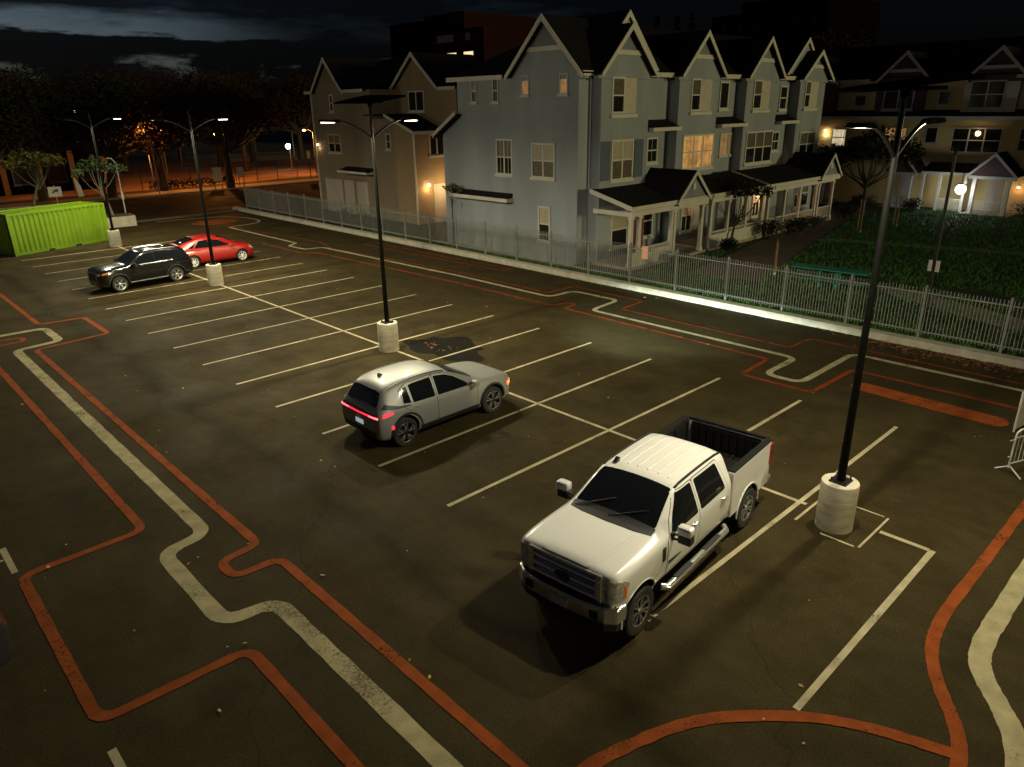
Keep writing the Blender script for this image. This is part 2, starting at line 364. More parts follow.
# ------------------------------------------------------------------ painted lines
def fillet(pts, r, n=6, closed=False):
    out = []; k = len(pts)
    for i, p in enumerate(pts):
        p = Vector(p)
        if not closed and (i == 0 or i == k - 1): out.append(p); continue
        a, b = Vector(pts[i - 1]), Vector(pts[(i + 1) % k])
        d1, d2 = (a - p), (b - p); l1, l2 = d1.length, d2.length; d1.normalize(); d2.normalize()
        ang = d1.angle(d2, math.pi)
        if ang > math.pi - .02: out.append(p); continue
        t = min(r / math.tan(ang / 2), l1 * .48, l2 * .48)
        q0, q1 = p + d1 * t, p + d2 * t
        for j in range(n + 1):
            s = j / n; out.append(q0 * (1 - s) ** 2 + p * 2 * s * (1 - s) + q1 * s * s)
    return out
def ribbon(mb, pts, wd, z, r=0.0, closed=False):
    pts = fillet(pts, r, closed=closed) if r else [Vector(p) for p in pts]
    if not closed and wd > .12: pts = [Vector(q) for q in dens([tuple(q) for q in pts], .35)]
    k = len(pts); vs = []
    for i, p in enumerate(pts):
        a = pts[i - 1] if (i > 0 or closed) else None; b = pts[(i + 1) % k] if (i < k - 1 or closed) else None
        d1 = (p - a).normalized() if a is not None else None; d2 = (b - p).normalized() if b is not None else None
        if d1 is None: d1 = d2
        if d2 is None: d2 = d1
        n1 = Vector((-d1.y, d1.x)); n2 = Vector((-d2.y, d2.x)); nn = n1 + n2
        if nn.length < 1e-4: nn = n1
        nn.normalize(); sc = 1 / max(.5, nn.dot(n1))
        j = random.uniform(-.009, .009) if wd > .12 else random.uniform(-.004, .004)
        vs += [(*(p + nn * (wd / 2 * sc + j)), z), (*(p - nn * (wd / 2 * sc + j)), z)]
    fs = [(2 * i, 2 * i + 1, 2 * i + 3, 2 * i + 2) for i in range(k - 1)]
    if closed: fs.append((2 * k - 2, 2 * k - 1, 1, 0))
    mb.solid(vs, fs)
def spline(pts, n=7):
    P = [Vector(p) for p in pts]; P = [P[0] * 2 - P[1]] + P + [P[-1] * 2 - P[-2]]; out = []
    for i in range(1, len(P) - 2):
        a, b, c, d = P[i - 1:i + 3]
        for j in range(n):
            t = j / n; out.append(tuple(.5 * (2 * b + (c - a) * t + (2 * a - 5 * b + 4 * c - d) * t * t + (3 * b - a - 3 * c + d) * t ** 3)))
    return out + [tuple(P[-2])]
def dens(pts, step=.8):
    out = []
    for a, b in zip(pts, pts[1:]):
        a, b = Vector(a), Vector(b); n = max(1, int((b - a).length / step))
        out += [tuple(a + (b - a) * i / n) for i in range(n)]
    return out + [tuple(pts[-1])]

S = 2.6003
M['cream_paint'] = paint_mat('cream_paint', (.34, .295, .185), .5)
M['path_paint'] = paint_mat('white_path_paint', (.30, .26, .15), .55)
M['orange_paint'] = paint_mat('orange_paint', (.20, .047, .010), .4)
M['red_paint'] = paint_mat('rust_red_paint', (.17, .033, .009), .55)
mb = MB()
for k in range(1, 19):
    ribbon(mb, dens([(-5.4, S * k), (5.4, S * k)], 1.2), .10, .004)
ribbon(mb, dens([(-5.45, 0), (0.03, 0)]), .11, .004)
ribbon(mb, dens([(0, 0.06), (0, .95)]), .10, .007)
ribbon(mb, dens([(0, 2.45), (0, 48.6)], 1.5), .10, .007)
for (x, y) in ((-12.61, 12.2), (-12.59, 5.5)):
    ribbon(mb, [(x, y - .56), (x, y + .56)], .11, .004)
ribbon(mb, [(-13.6, 12.27), (-12.68, 12.27)], .07, .004)
# over-painted patch round the near lamp foot
ribbon(mb, [(-.85, 1.02), (.62, 1.02)], .05, .009); ribbon(mb, [(-.75, 2.33), (.35, 2.33)], .05, .009)
ribbon(mb, [(-.88, 1.10), (-.88, 1.75)], .05, .010); ribbon(mb, [(.62, 1.1), (.62, 2.2)], .04, .010)
struct(mb.build('parking_line_markings', M['cream_paint']))
mb = MB()
WL = [(-14, 29.9), (-8.05, 29.85), (-8.05, 27.5), (-9.52, 27.3), (-9.52, 10.45), (-10.42, 10.32), (-10.42, 7.5), (-9.54, 7.42), (-9.54, -14)]
ribbon(mb, WL, .29, .006, .42)
ribbon(mb, spline([(5.5, 56.7), (7.5, 56.6), (8.9, 56.2), (10.4, 55.2), (11.25, 53.4), (11.3, 51.6), (10.8, 50.5), (9.8, 50.0), (8.6, 49.85)]), .21, .007)
WR = [(8.62, 49.85), (8.2, 49.7), (8.3, 39.9), (7.5, 39.4), (7.55, 37.5), (8.65, 37.3), (9.2, 25.2), (9.2, 18.65), (10.72, 18.6), (10.76, 16.05), (8.77, 15.85), (8.77, 7.0), (6.7, 7.0), (6.72, 5.85), (10.5, 5.85), (10.52, -16)]
ribbon(mb, WR, .21, .006, .42)
WB = [(14, -1.41), (4, -1.41), (.25, -1.41), (-1.17, -1.41), (-2.01, -1.42), (-2.58, -1.50), (-2.97, -1.68), (-3.35, -1.95), (-3.75, -2.20), (-4.33, -2.42), (-5.2, -2.55), (-9, -2.6)]
ribbon(mb, spline(WB), .30, .006)
struct(mb.build('white_path_markings', M['path_paint']))
mb = MB()
RL = [(-8.08, 60), (-8.08, 30.6), (-6.47, 30.4), (-6.47, 27.2), (-8.99, 26.85), (-8.95, 9.32), (-9.76, 9.25), (-9.76, 8.6), (-8.88, 8.56), (-8.88, -14)]
ribbon(mb, RL, .18, .009, .28)
LL = [(-14, 29.14), (-9.0, 29.1), (-9.0, 28.42), (-14, 28.4)]
ribbon(mb, LL, .16, .009, .3)
RC = [(-10.38, 44), (-10.38, 11.47), (-12.55, 11.42), (-12.57, 6.7), (-10.4, 6.6), (-10.4, -14)]
ribbon(mb, RC, .18, .009, .3)
BR = [(14, -.78), (6, -.78), (2.8, -.79), (.4, -.78), (-1.47, -.76), (-2.24, -.80), (-2.79, -.90), (-3.28, -1.09), (-3.72, -1.34), (-4.12, -1.60), (-4.55, -1.80), (-5.2, -1.93), (-7, -2.1)]
ribbon(mb, spline(BR), .19, .009)
arc = [(-10.2, 1.25), (-9.3, 1.42), (-8.3, 1.42), (-7.45, 1.2), (-6.85, .97), (-6.34, .66), (-5.82, .19), (-5.38, -.31), (-5.01, -.97), (-4.74, -1.72), (-4.66, -1.90)]
ribbon(mb, spline(arc), .19, .012)
cap = [(7.66 + .36 * math.cos(a), 4.35 + .36 * math.sin(a)) for a in [math.pi * i / 8 for i in range(9)]] + [(7.52 + .36 * math.cos(a), .95 + .36 * math.sin(a)) for a in [math.pi + math.pi * i / 8 for i in range(9)]]
mb.face([(x, y, .009) for x, y in cap])
blob = [(8.6 + 1.7 * math.cos(a), 53.1 + 1.5 * math.sin(a)) for a in [2 * math.pi * i / 24 for i in range(24)]]
mb.face([(x, y, .009) for x, y in blob])
struct(mb.build('orange_path_markings', M['orange_paint']))
mb = MB()
RA = [(6.78, 41.5), (6.8, 36.6), (7.5, 35.9), (8.15, 23.9), (8.18, 17.5), (9.0, 17.4), (9.0, 16.9), (8.2, 16.85), (8.05, 7.6), (6.15, 7.5), (6.17, 5.25), (8.92, 5.2), (8.85, -16)]
ribbon(mb, RA, .15, .009, .28)
RB = [(8.29, 50.6), (9.5, 39.1), (8.8, 36.4), (9.72, 26), (9.65, 19.2), (11.4, 19.2), (11.35, 15.15), (9.73, 15.05), (9.7, 7.68), (11.13, 7.6), (11.06, -16)]
ribbon(mb, RB, .13, .009, .25)
LP = [(10.95, 36.2), (11.75, 36.2), (11.8, 29), (12.1, 24.1), (11.55, 24.1), (11.2, 29)]
ribbon(mb, LP, .13, .009, .3, closed=True)
struct(mb.build('red_path_markings', M['red_paint']))
# kerb along the fence, a second one behind the lot
mb = MB()
mb.ext([(12.58, -40, 0), (12.98, -40, 0), (12.98, -40, .27), (12.62, -40, .25)], (0.0, 99.0, 0))
struct(mb.build('kerb', M['concrete'], bevel=.02))
mb = MB(); mb.box(-60, 12.5, 57.66, 57.9, -.02, .13); struct(mb.build('street_kerb', M['earth']))
mb = MB(); mb.box(-200, 300, 75.6, 75.83, -.02, .12); struct(mb.build('far_kerb', M['concrete']))
# paths in the courtyard
sheet('mulch_path', [(17.5, 13.0), (16.5, 16.5), (25, 18.0), (40, 20.3), (48.6, 20.3), (48.6, 18.6), (40, 18.4), (26, 15.2)], .148, M['mulch'])
sheet('concrete_path', [(29.5, 16.2), (30.8, 15.6), (37.2, -8), (35.9, -8)], .152, M['walk'])
sheet('front_path', [(20.2, 10.2), (21.5, 10.4), (19.2, 4.6), (17.6, 1.2), (15.8, -6), (14.4, -6), (16.0, 1.4), (17.4, 4.9)], .156, M['walk'])
# grass blades on the lawn
def grass(name, x0, x1, y0, y1, n, h, mat, z=.14, ok=None):
    mb = MB(); rg = random.Random(5)
    for i in range(n):
        x, y = rg.uniform(x0, x1), rg.uniform(y0, y1)
        if ok and not ok(x, y): continue
        a = rg.uniform(0, 6.28); hh = h * rg.uniform(.5, 1.3); wd = .035 * rg.uniform(.7, 1.6)
        dx, dy = math.cos(a) * wd, math.sin(a) * wd; lx, ly = rg.uniform(-.6, .6) * hh, rg.uniform(-.6, .6) * hh
        mb.face([(x - dx, y - dy, z), (x + dx, y + dy, z), (x + lx, y + ly, z + hh)])
    o = mb.build(name, mat); o['kind'] = 'stuff'; return o
def on_lawn(x, y):
    if 13.9 < x < 22 and abs((x - 14.4) * .58 - (y + 6) * .36) < .5: return False
    if x > 17 and y > 15.2 + (x - 26) * .22 - .2 and y < 18.2 + (x - 25) * .16: return False
    return True
M['blade'] = pmat('grass_blade', (.045, .125, .016), .8, spec=.15, var=.35, vscale=.8)
grass('lawn_grass', 13.1, 47, -8, 18.5, 34000, .15, M['blade'], ok=on_lawn)
grass('kerb_weeds', 12.98, 13.5, 3, 40, 2600, .16, M['blade'])
# dark oil stain with leaves by the middle lamp
rg = random.Random(3)
st = []
for i in range(40):
    a = 2 * math.pi * i / 40; rr = 1 + .16 * math.sin(3 * a + 1) + .10 * math.sin(7 * a) + rg.uniform(-.05, .05)
    st.append((1.45 + 1.05 * rr * math.cos(a), 16.3 + 1.65 * rr * math.sin(a), .002))
mb = MB(); mb.face(st)
M['stain'] = pmat('oil_stain', (.007, .006, .004), .85, spec=.08, var=.4, vscale=2, bump=.4, bscale=30)
struct(mb.build('oil_stain', M['stain']))
def leaves(name, pts, size, mat, z=.02):
    mb = MB(); rg = random.Random(hash(name) % 1000 if False else len(pts))
    for (x, y) in pts:
        a = rg.uniform(0, 6.28); s = size * rg.uniform(.5, 1.5); t = rg.uniform(-.35, .35)
        c, d = math.cos(a), math.sin(a)
        P = lambda u, v, zz: (x + c * u - d * v, y + d * u + c * v, z + zz)
        mb.face([P(-s, 0, abs(t) * s), P(0, -.55 * s, .0), P(s, 0, abs(t) * s * .6)]); mb.face([P(-s, 0, abs(t) * s), P(s, 0, abs(t) * s * .6), P(0, .55 * s, t * s * .3 + .3 * s)])
    o = mb.build(name, mat); o['kind'] = 'stuff'; return o
M['dry_leaf'] = pmat('dry_leaf', (.17, .07, .018), .8, var=.5, vscale=5)
M['pale_leaf'] = pmat('pale_leaf', (.30, .19, .05), .8, var=.4, vscale=5)
M['litter'] = pmat('paper_litter', (.42, .40, .32), .9)
rg = random.Random(11)
pts = [(12.56 - abs(rg.gauss(0, .42)), rg.uniform(-1, 6.2) if rg.random() < .9 else rg.uniform(6, 20)) for _ in range(900)]
leaves('kerb_fallen_leaves', pts, .055, M['dry_leaf'])
pts = [(rg.gauss(1.35, .28), rg.gauss(16.7, .45)) for _ in range(26)]
leaves('stain_fallen_leaves', pts, .045, M['dry_leaf'], .012)
pts = [(rg.uniform(-12, 12.3), rg.uniform(-2, 45)) for _ in range(60)]
leaves('scattered_fallen_leaves', pts, .045, M['pale_leaf'])
pts = [(-8.75, 4.1), (-5.95, -.35), (-5.0, .15), (-8.75, 4.6)] + [(rg.uniform(-13, 4), rg.uniform(-1, 14)) for _ in range(10)]
leaves('scattered_bright_leaves', pts, .042, M['pale_leaf'])
pts = [(rg.uniform(-13, 8), rg.uniform(0, 24)) for _ in range(60)]
leaves('paper_scraps', pts, .016, M['litter'])
# ------------------------------------------------------------------ parking lot solar lamps
M['led'] = emat('led_lens', (1, .93, .72), 7)
M['solar'] = pmat('solar_cells', (.0014, .0016, .0022), .9, spec=.0, var=.3, vscale=6)
WARM = (1.0, .91, .63)
def lamp_pole(x, y, label, power, drop=.028, left=.35):
    t = thing('parking_lamp', label, 'lamp', (x, y, 0), 0, 'solar lamps along the middle of the parking lot')
    b = MB()
    prof = [(.352, 0)]
    prof += [(.352, .01), (.352, .5), (.352, .97)]
    prof += [(.348, .985), (.34, 1.0), (.02, 1.0)]
    b.lathe(prof, 36); b.build('concrete_base', M['lamp_base'], t, smooth=True)
    b = MB(); b.box(-.17, .17, -.17, .17, 1.0, 1.03)
    for sx in (-1, 1):
        for sy in (-1, 1): b.tube([(sx * .13, sy * .13, 1.0), (sx * .13, sy * .13, 1.1)], .018, 6)
    b.build('base_plate', M['black_metal'], t)
    b = MB(); b.tube([(0, 0, 1.0), (0, 0, 4.5), (0, 0, 8.05)], [.082, .060, .044], 16)
    b.build('pole', M['pole'], t, smooth=True)
    for s in (-1, 1):
        pts = []
        for i in range(12):
            u = i / 11
            pts.append((s * (.05 + 1.25 * u), 0, 7.10 + .50 * math.sin(u * math.pi / 2)))
        b = MB(); b.tube(pts, .034, 8); a = b.build('arm', M['pole'], t, smooth=True)
        b = MB()
        b.ext([(s * 1.15, -.07, 7.56), (s * 1.15, .07, 7.56), (s * 1.15, .05, 7.65), (s * 1.15, -.05, 7.65)], (s * .16, 0, 0))
        b.ext([(s * 1.31, -.15, 7.565), (s * 1.31, .15, 7.565), (s * 1.31, .11, 7.64), (s * 1.31, -.11, 7.64)], (s * .46, 0, .02))
        h = b.build('lamp_head', M['pole'], t)
        b = MB(); zl = 7.563 - (drop if s > 0 or drop < 0 else drop * left); b.box(min(s * 1.36, s * 1.72), max(s * 1.36, s * 1.72), -.10, .10, zl, zl + (.03 if drop > 0 else .002)); b.build('lens', M['led'], h)
        # the LED optic throws its light down; a little scatters sideways off the lens
        for kind, e in (('SPOT', power), ('POINT', power * SCATTER)):
            l = bpy.data.lights.new('lamp_light', kind); l.energy = e; l.color = WARM; l.shadow_soft_size = .06
            if kind == 'SPOT': l.spot_size = R(180); l.spot_blend = .55
            lo = bpy.data.objects.new('lamp_light', l); COL.objects.link(lo); lo.parent = t; lo.location = (s * 1.54, 0, 7.51 if kind == 'SPOT' else 7.47)
    b = MB(); b.tube([(0, 0, 8.0), (0, 0, 8.16)], .075, 10); b.box(-.45, .45, -.05, .05, 8.10, 8.16); b.box(-.05, .05, -.6, .6, 8.10, 8.16)
    b.build('panel_bracket', M['solar'], t)
    b = MB()
    z = lambda yy: 8.18 + (-yy) * .10
    b.ext([(-.74, -.9, z(-.9)), (.74, -.9, z(-.9)), (.74, .9, z(.9)), (-.74, .9, z(.9))], (0, 0, .05))
    b.build('solar_panel', M['solar'], t)
    return t
def ringed(name):
    m, nt, b = new_mat(name); N, L = nt.nodes, nt.links
    tc = N.new('ShaderNodeTexCoord'); n = N.new('ShaderNodeTexNoise'); n.inputs['Scale'].default_value = 2.2; n.inputs['Detail'].default_value = 7
    mp = N.new('ShaderNodeMapping'); mp.inputs['Scale'].default_value = (1, 1, 3.2); L.new(tc.outputs['Object'], mp.inputs[0]); L.new(mp.outputs[0], n.inputs['Vector'])
    r = N.new('ShaderNodeValToRGB'); r.color_ramp.elements[0].position = .3; r.color_ramp.elements[0].color = (.33, .29, .21, 1); r.color_ramp.elements[1].position = .68; r.color_ramp.elements[1].color = (.52, .48, .37, 1)
    L.new(n.outputs['Fac'], r.inputs[0]); b.inputs['Roughness'].default_value = .9
    # form-ring seams every 14 cm
    sz = N.new('ShaderNodeSeparateXYZ'); L.new(tc.outputs['Object'], sz.inputs[0]); dz = N.new('ShaderNodeMath'); dz.operation = 'DIVIDE'; dz.inputs[1].default_value = .14; L.new(sz.outputs['Z'], dz.inputs[0])
    fz = N.new('ShaderNodeMath'); fz.operation = 'FRACT'; L.new(dz.outputs[0], fz.inputs[0]); sm = N.new('ShaderNodeMapRange'); sm.inputs['From Max'].default_value = .14; sm.inputs['To Min'].default_value = .72; L.new(fz.outputs[0], sm.inputs['Value'])
    mm = N.new('ShaderNodeMix'); mm.data_type = 'RGBA'; mm.blend_type = 'MULTIPLY'; mm.inputs['Factor'].default_value = 1; L.new(r.outputs[0], mm.inputs['A']); L.new(sm.outputs['Result'], mm.inputs['B']); L.new(mm.outputs['Result'], b.inputs['Base Color'])
    n2 = N.new('ShaderNodeTexNoise'); n2.inputs['Scale'].default_value = 45; L.new(tc.outputs['Object'], n2.inputs['Vector'])
    bp = N.new('ShaderNodeBump'); bp.inputs['Strength'].default_value = .5; bp.inputs['Distance'].default_value = .01; L.new(n2.outputs['Fac'], bp.inputs['Height']); L.new(bp.outputs['Normal'], b.inputs['Normal'])
    return m
M['lamp_base'] = ringed('lamp_base_concrete')
M['pole'] = pmat('pole_paint', (.003, .003, .0028), .6, spec=.06)
lamp_pole(-.40, 1.70, 'tall black solar lamp on a round concrete base beside the white pickup truck', LAMP_W * .64, -.035)
lamp_pole(-.10, 17.60, 'black solar lamp on a concrete base behind the silver car, at the leafy oil stain', LAMP_W)
lamp_pole(-.10, 32.25, 'black solar lamp on a concrete base in front of the red hatchback', LAMP_W * 1.2, .028, -.9)
lamp_pole(-.05, 47.65, 'black solar lamp on a concrete base at the corner of the green container', LAMP_W * .85, .028, -.9)

# ------------------------------------------------------------------ steel picket fence on the kerb
ft = thing('picket_fence', 'long pale steel picket fence standing behind the kerb of the parking lot', 'fence', (13.1, 0, 0))
M['fence'] = pmat('fence_paint', (.19, .195, .175), .5, metal=.25, var=.15, vscale=2)
y0 = 57.25
NB = 28
for k in range(NB + 1):
    y = y0 - 2.5 * k - 13.1 * 0
    b = MB(); b.box(-.035, .035, y - .035, y + .035, .1, 2.02); b.lathe([(.052, 2.02), (.052, 2.04), (.01, 2.08)], 4, (0, y, 0)); b.build('post', M['fence'], ft)
for k in range(NB):
    ya, yb = y0 - 2.5 * (k + 1) + .036, y0 - 2.5 * k - .036
    b = MB()
    for z in (.44, 1.78): b.box(-.018, .018, ya, yb, z, z + .045)
    n = 22
    for i in range(n):
        y = ya + (yb - ya) * (i + .5) / n
        b.box(-.0115, .0115, y - .0115, y + .0115, .36, 1.94)
        b.solid([(-.0115, y - .0115, 1.94), (.0115, y - .0115, 1.94), (.0115, y + .0115, 1.94), (-.0115, y + .0115, 1.94), (0, y, 1.99)], [(0, 1, 4), (1, 2, 4), (2, 3, 4), (3, 0, 4)])
    b.build('picket_panel', M['fence'], ft)
# plate hanging on the fence
M['pink_sign'] = pmat('faded_red_sign', (.62, .28, .20), .6, var=.15, vscale=6)
sg = MB(); sg.box(13.02, 13.035, 16.22, 16.56, 1.42, 2.0); sg.cur = 1
for i, (a, bb) in enumerate(((1.86, .24), (1.79, .2), (1.6, .22), (1.53, .16))): sg.box(13.012, 13.02, 16.39 - bb / 2, 16.39 + bb / 2, a, a + .03)
tag(sg.build('fence_sign', [M['pink_sign'], M['white_trim']]), 'small faded red and white notice fixed to the top of the picket fence', 'sign')
# ------------------------------------------------------------------ house helpers
class Fac:
    """Wall frame: s along the wall, z up, d out of the wall."""
    def __init__(s, o, u, n): s.o = Vector((*o, 0)); s.u = Vector((*u, 0)); s.n = Vector((*n, 0))
    def P(s, a, z, d): return s.o + s.u * a + s.n * d + Vector((0, 0, z))
    def box(s, mb, a0, a1, z0, z1, d0, d1):
        ps = [s.P(a, z, d) for a in (a0, a1) for d in (d0, d1) for z in (z0, z1)]
        mb.solid(ps, [(0, 1, 3, 2), (4, 6, 7, 5), (0, 4, 5, 1), (2, 3, 7, 6), (0, 2, 6, 4), (1, 5, 7, 3)])
def west(x): return Fac((x, 0), (0, 1), (-1, 0))
def south(y): return Fac((0, y), (1, 0), (0, -1))

def window(F, a0, a1, z0, z1, root, W, cols=1, pane='glass', upper=None, rail=True, sill=True, trim='white_trim', casing=.09, panes_x=0, label=None):
    fr = MB()
    F.box(fr, a0, a0 + casing, z0, z1, 0, .06); F.box(fr, a1 - casing, a1, z0, z1, 0, .06)
    F.box(fr, a0 + casing, a1 - casing, z1 - casing, z1, 0, .06); F.box(fr, a0 + casing, a1 - casing, z0, z0 + casing, 0, .06)
    ia0, ia1, iz0, iz1 = a0 + casing, a1 - casing, z0 + casing, z1 - casing
    for c in range(1, cols):
        a = ia0 + (ia1 - ia0) * c / cols; F.box(fr, a - .045, a + .045, iz0, iz1, 0, .05)
    zm = (iz0 + iz1) / 2
    segs = [(ia0 + (ia1 - ia0) * c / cols + (.045 if c else 0), ia0 + (ia1 - ia0) * (c + 1) / cols - (.045 if c < cols - 1 else 0)) for c in range(cols)]
    if rail:
        for a, b in segs: F.box(fr, a, b, zm - .035, zm + .035, 0, .045)
    if panes_x:
        for a, b in segs:
            m = (a + b) / 2; F.box(fr, m - .012, m + .012, iz0, iz1, 0, .028)
    if sill: F.box(fr, a0 - .07, a1 + .07, z0 - .11, z0, 0, .12)
    wobj = fr.build('window', M[trim], root, world=W)
    if label: wobj['label'] = label
    pn = MB(); F.box(pn, ia0, ia1, iz0, (zm if (upper and rail) else iz1), 0, .018)
    pn.build('pane', M[pane], wobj, world=W)
    if upper and rail:
        pn = MB(); F.box(pn, ia0, ia1, zm, iz1, 0, .022); pn.build('blind' if upper in ('blind', 'curtain') else 'pane', M[upper], wobj, world=W)
    return wobj

def gable(roof, trim, wallmb, axis, c, half, zf, zp, front, back, overhang=.32, tri=True, bar=True, th=.14, rake=.2, lower=None, root=None, W=None, tri_mat=None):
    """Gable roof: ridge along `axis` ('x' or 'y'), centre c on the other axis, from front plane to back; also its rake boards and wall triangle."""
    if root is not None: roof, trim, wallmb = MB(), MB(), (MB() if tri else None)
    sgn = 1 if back > front else -1
    fo = front - sgn * overhang
    def P(o, z, a): return Vector((a, o, z)) if axis == 'x' else Vector((o, a, z))
    sl = (zp - zf) / half
    for s in (-1, 1):
        q = [P(c, zp, fo), P(c + s * half, zf, fo), P(c + s * half, zf, back), P(c, zp, back)]
        n = (q[1] - q[0]).cross(q[3] - q[0]);
        if n.z < 0: q = q[::-1]
        roof.slab(q, th)
        # rake board
        d = .05
        r_ = [P(c, zp + .015, fo - sgn * .005), P(c + s * (half + .02), zf - .005 , fo - sgn * .005), P(c + s * (half + .02), zf - rake * 1.25, fo - sgn * .005), P(c, zp - rake * 1.45, fo - sgn * .005)]
        trim.ext(r_, (-sgn * d, 0, 0) if axis == 'x' else (0, -sgn * d, 0))
    if tri and wallmb is not None:
        h2 = half - .12
        ev = (sgn * .3, 0, 0) if axis == 'x' else (0, sgn * .3, 0)
        if lower is None:
            wallmb.ext([P(c - h2, zf - .25, front), P(c + h2, zf - .25, front), P(c + h2, zf - .05, front), P(c, zp - .22, front), P(c - h2, zf - .05, front)], ev)
        else:
            zm = zf + (zp - zf) * bar; hm = h2 * (zp - .22 - zm) / (zp - .22 - zf + .05)
            lower.ext([P(c - h2, zf - .25, front), P(c + h2, zf - .25, front), P(c + h2, zf - .05, front), P(c + hm, zm, front), P(c - hm, zm, front), P(c - h2, zf - .05, front)], ev)
            wallmb.ext([P(c - hm, zm, front), P(c + hm, zm, front), P(c, zp - .22, front)], ev)
    if bar:
        zb = zf + (zp - zf) * bar if bar is not True else zf + (zp - zf) * .34
        hb = (zp - zb) / sl - .12
        trim.ext([P(c - hb, zb - .11, front - sgn * .02), P(c + hb, zb - .11, front - sgn * .02), P(c + hb, zb + .11, front - sgn * .02), P(c - hb, zb + .11, front - sgn * .02)], (-sgn * .06, 0, 0) if axis == 'x' else (0, -sgn * .06, 0))
    if root is not None:
        roof.build('gable_roof', M['roof'], root, world=W); trim.build('gable_trim', M['white_trim'], root, world=W)
        if wallmb is not None: wallmb.build('gable_wall', M[tri_mat], root, world=W)

M['blue_siding'] = siding_mat('blue_grey_siding', (.222, .246, .262), .2, strength=.45)
M['blue_batten'] = siding_mat('blue_grey_gable_boards', (.16, .18, .20), .14, strength=.8)
M['shutter'] = siding_mat('shutter_slate', (.075, .10, .125), .06, strength=.8)
M['tan_panel'] = pmat('tan_shutter', (.42, .37, .28), .7, var=.12, vscale=3)
def room_glow(name, col, s):
    """A lit room behind the pane: brighter and darker furniture-sized patches and curtain folds."""
    m, nt, b = new_mat(name); N, L = nt.nodes, nt.links
    tc = N.new('ShaderNodeTexCoord'); n = N.new('ShaderNodeTexNoise'); n.inputs['Scale'].default_value = 2.3; n.inputs['Detail'].default_value = 4; L.new(tc.outputs['Object'], n.inputs['Vector'])
    mp = N.new('ShaderNodeMapping'); mp.inputs['Scale'].default_value = (9, 9, .4); L.new(tc.outputs['Object'], mp.inputs[0]); n2 = N.new('ShaderNodeTexNoise'); n2.inputs['Scale'].default_value = 1.0; L.new(mp.outputs[0], n2.inputs['Vector'])
    a = N.new('ShaderNodeMath'); a.operation = 'MULTIPLY'; L.new(n.outputs['Fac'], a.inputs[0]); L.new(n2.outputs['Fac'], a.inputs[1])
    r = N.new('ShaderNodeMapRange'); r.inputs['From Min'].default_value = .12; r.inputs['From Max'].default_value = .40; r.inputs['To Min'].default_value = s * .35; r.inputs['To Max'].default_value = s * 1.15; L.new(a.outputs[0], r.inputs['Value'])
    b.inputs['Base Color'].default_value = (.05, .04, .03, 1); b.inputs['Roughness'].default_value = .15
    b.inputs['Emission Color'].default_value = (*col, 1); L.new(r.outputs['Result'], b.inputs['Emission Strength']); return m
M['warm_glow'] = room_glow('lit_window_warm', (1, .50, .14), .50)
M['soft_glow'] = room_glow('lit_window_soft', (1, .52, .18), .30)
M['cold_glow'] = room_glow('lit_window_pale', (1, .80, .50), .75)
M['red_door'] = pmat('red_door', (.13, .012, .014), .45)
M['porch_lamp'] = emat('porch_lamp', (1, .66, .30), 22)

# ------------------------------------------------------------------ blue townhouse row
W = (15, 22.1, 0)
bh = thing('townhouse_row', 'grey-blue three-storey townhouse row with white trimmed gables behind the fence', 'house', W)
XE = 41.2
wall = MB()
wall.box(15.0, XE, 22.1, 31.46, 0, 9.42)
wall.box(14.86, 15.2, 22.104, 26.85, 0, 9.14)
wall.box(15.003, XE - .01, 31.3, 32.95, 0, 6.35)
wall.ext([(15.003, 31.3, 6.35), (15.003, 32.95, 6.35), (15.003, 32.95, 6.4), (15.003, 31.3, 7.35)], (20, 0, 0))
bays = [(15.72, 19.6, 17.55), (22.3, 26.2, 24.28), (29.4, 33.3, 31.28), (36.3, 40.0, 38.25)]
for a, b, c in bays: wall.box(a, b, 21.4, 22.3, 0, 9.1)
roof, trim, tri = MB(), MB(), MB()
# hipped main roof
E0, E1, S0, S1, ZE, ZR, RY = 14.62, XE + .4, 21.7, 31.9, 9.45, 12.3, 26.8
roof.slab([(E0 + .1, S0, ZE), (E1, S0, ZE), (E1, RY, ZR), (19.7, RY, ZR)], .14)
roof.slab([(19.7, RY, ZR), (E1, RY, ZR), (E1, S1, ZE), (E0, S1, ZE)], .14)
k0 = (15.05 - E0) / (19.7 - E0)
roof.slab([(15.05, S1 + (RY - S1) * k0, ZE + (ZR - ZE) * k0), (15.05, S0 + (RY - S0) * k0, ZE + (ZR - ZE) * k0), (19.7, RY, ZR)], .14)
roof.slab([(E0, S1, ZE), (E0, 27.2, ZE), (15.06, 27.2, ZE + (ZR - ZE) * k0), (15.06, S1 + (RY - S1) * k0, ZE + (ZR - ZE) * k0)], .14)
wall.ext([(XE, 22.1, 9.4), (XE, 31.46, 9.4), (XE, RY, 12.05)], (-.3, 0, 0))
for (p, q) in (((E0 - .03, 27.25), (E0 - .03, S1)), ((E0 - .03, S0), (E0 - .03, 21.95))): trim.box(p[0] - .04, p[0] + .02, p[1], q[1], 9.24, 9.47)
trim.box(E0, E0 + .5, S1 - .02, S1 + .05, 9.24, 9.47)
xs = [E0] + [v for a, b, c in bays for v in (c - 2.0, c + 2.0)] + [E1]
for i in range(0, len(xs), 2):
    if xs[i + 1] > xs[i]: trim.box(xs[i], xs[i + 1], S0 - .07, S0 - .01, 9.24, 9.47)
gable(roof, trim, tri, 'x', 24.25, 2.66, 9.38, 12.08, 14.84, 20.5, overhang=.36, bar=.44, lower=wall, root=bh, W=W, tri_mat='blue_batten')
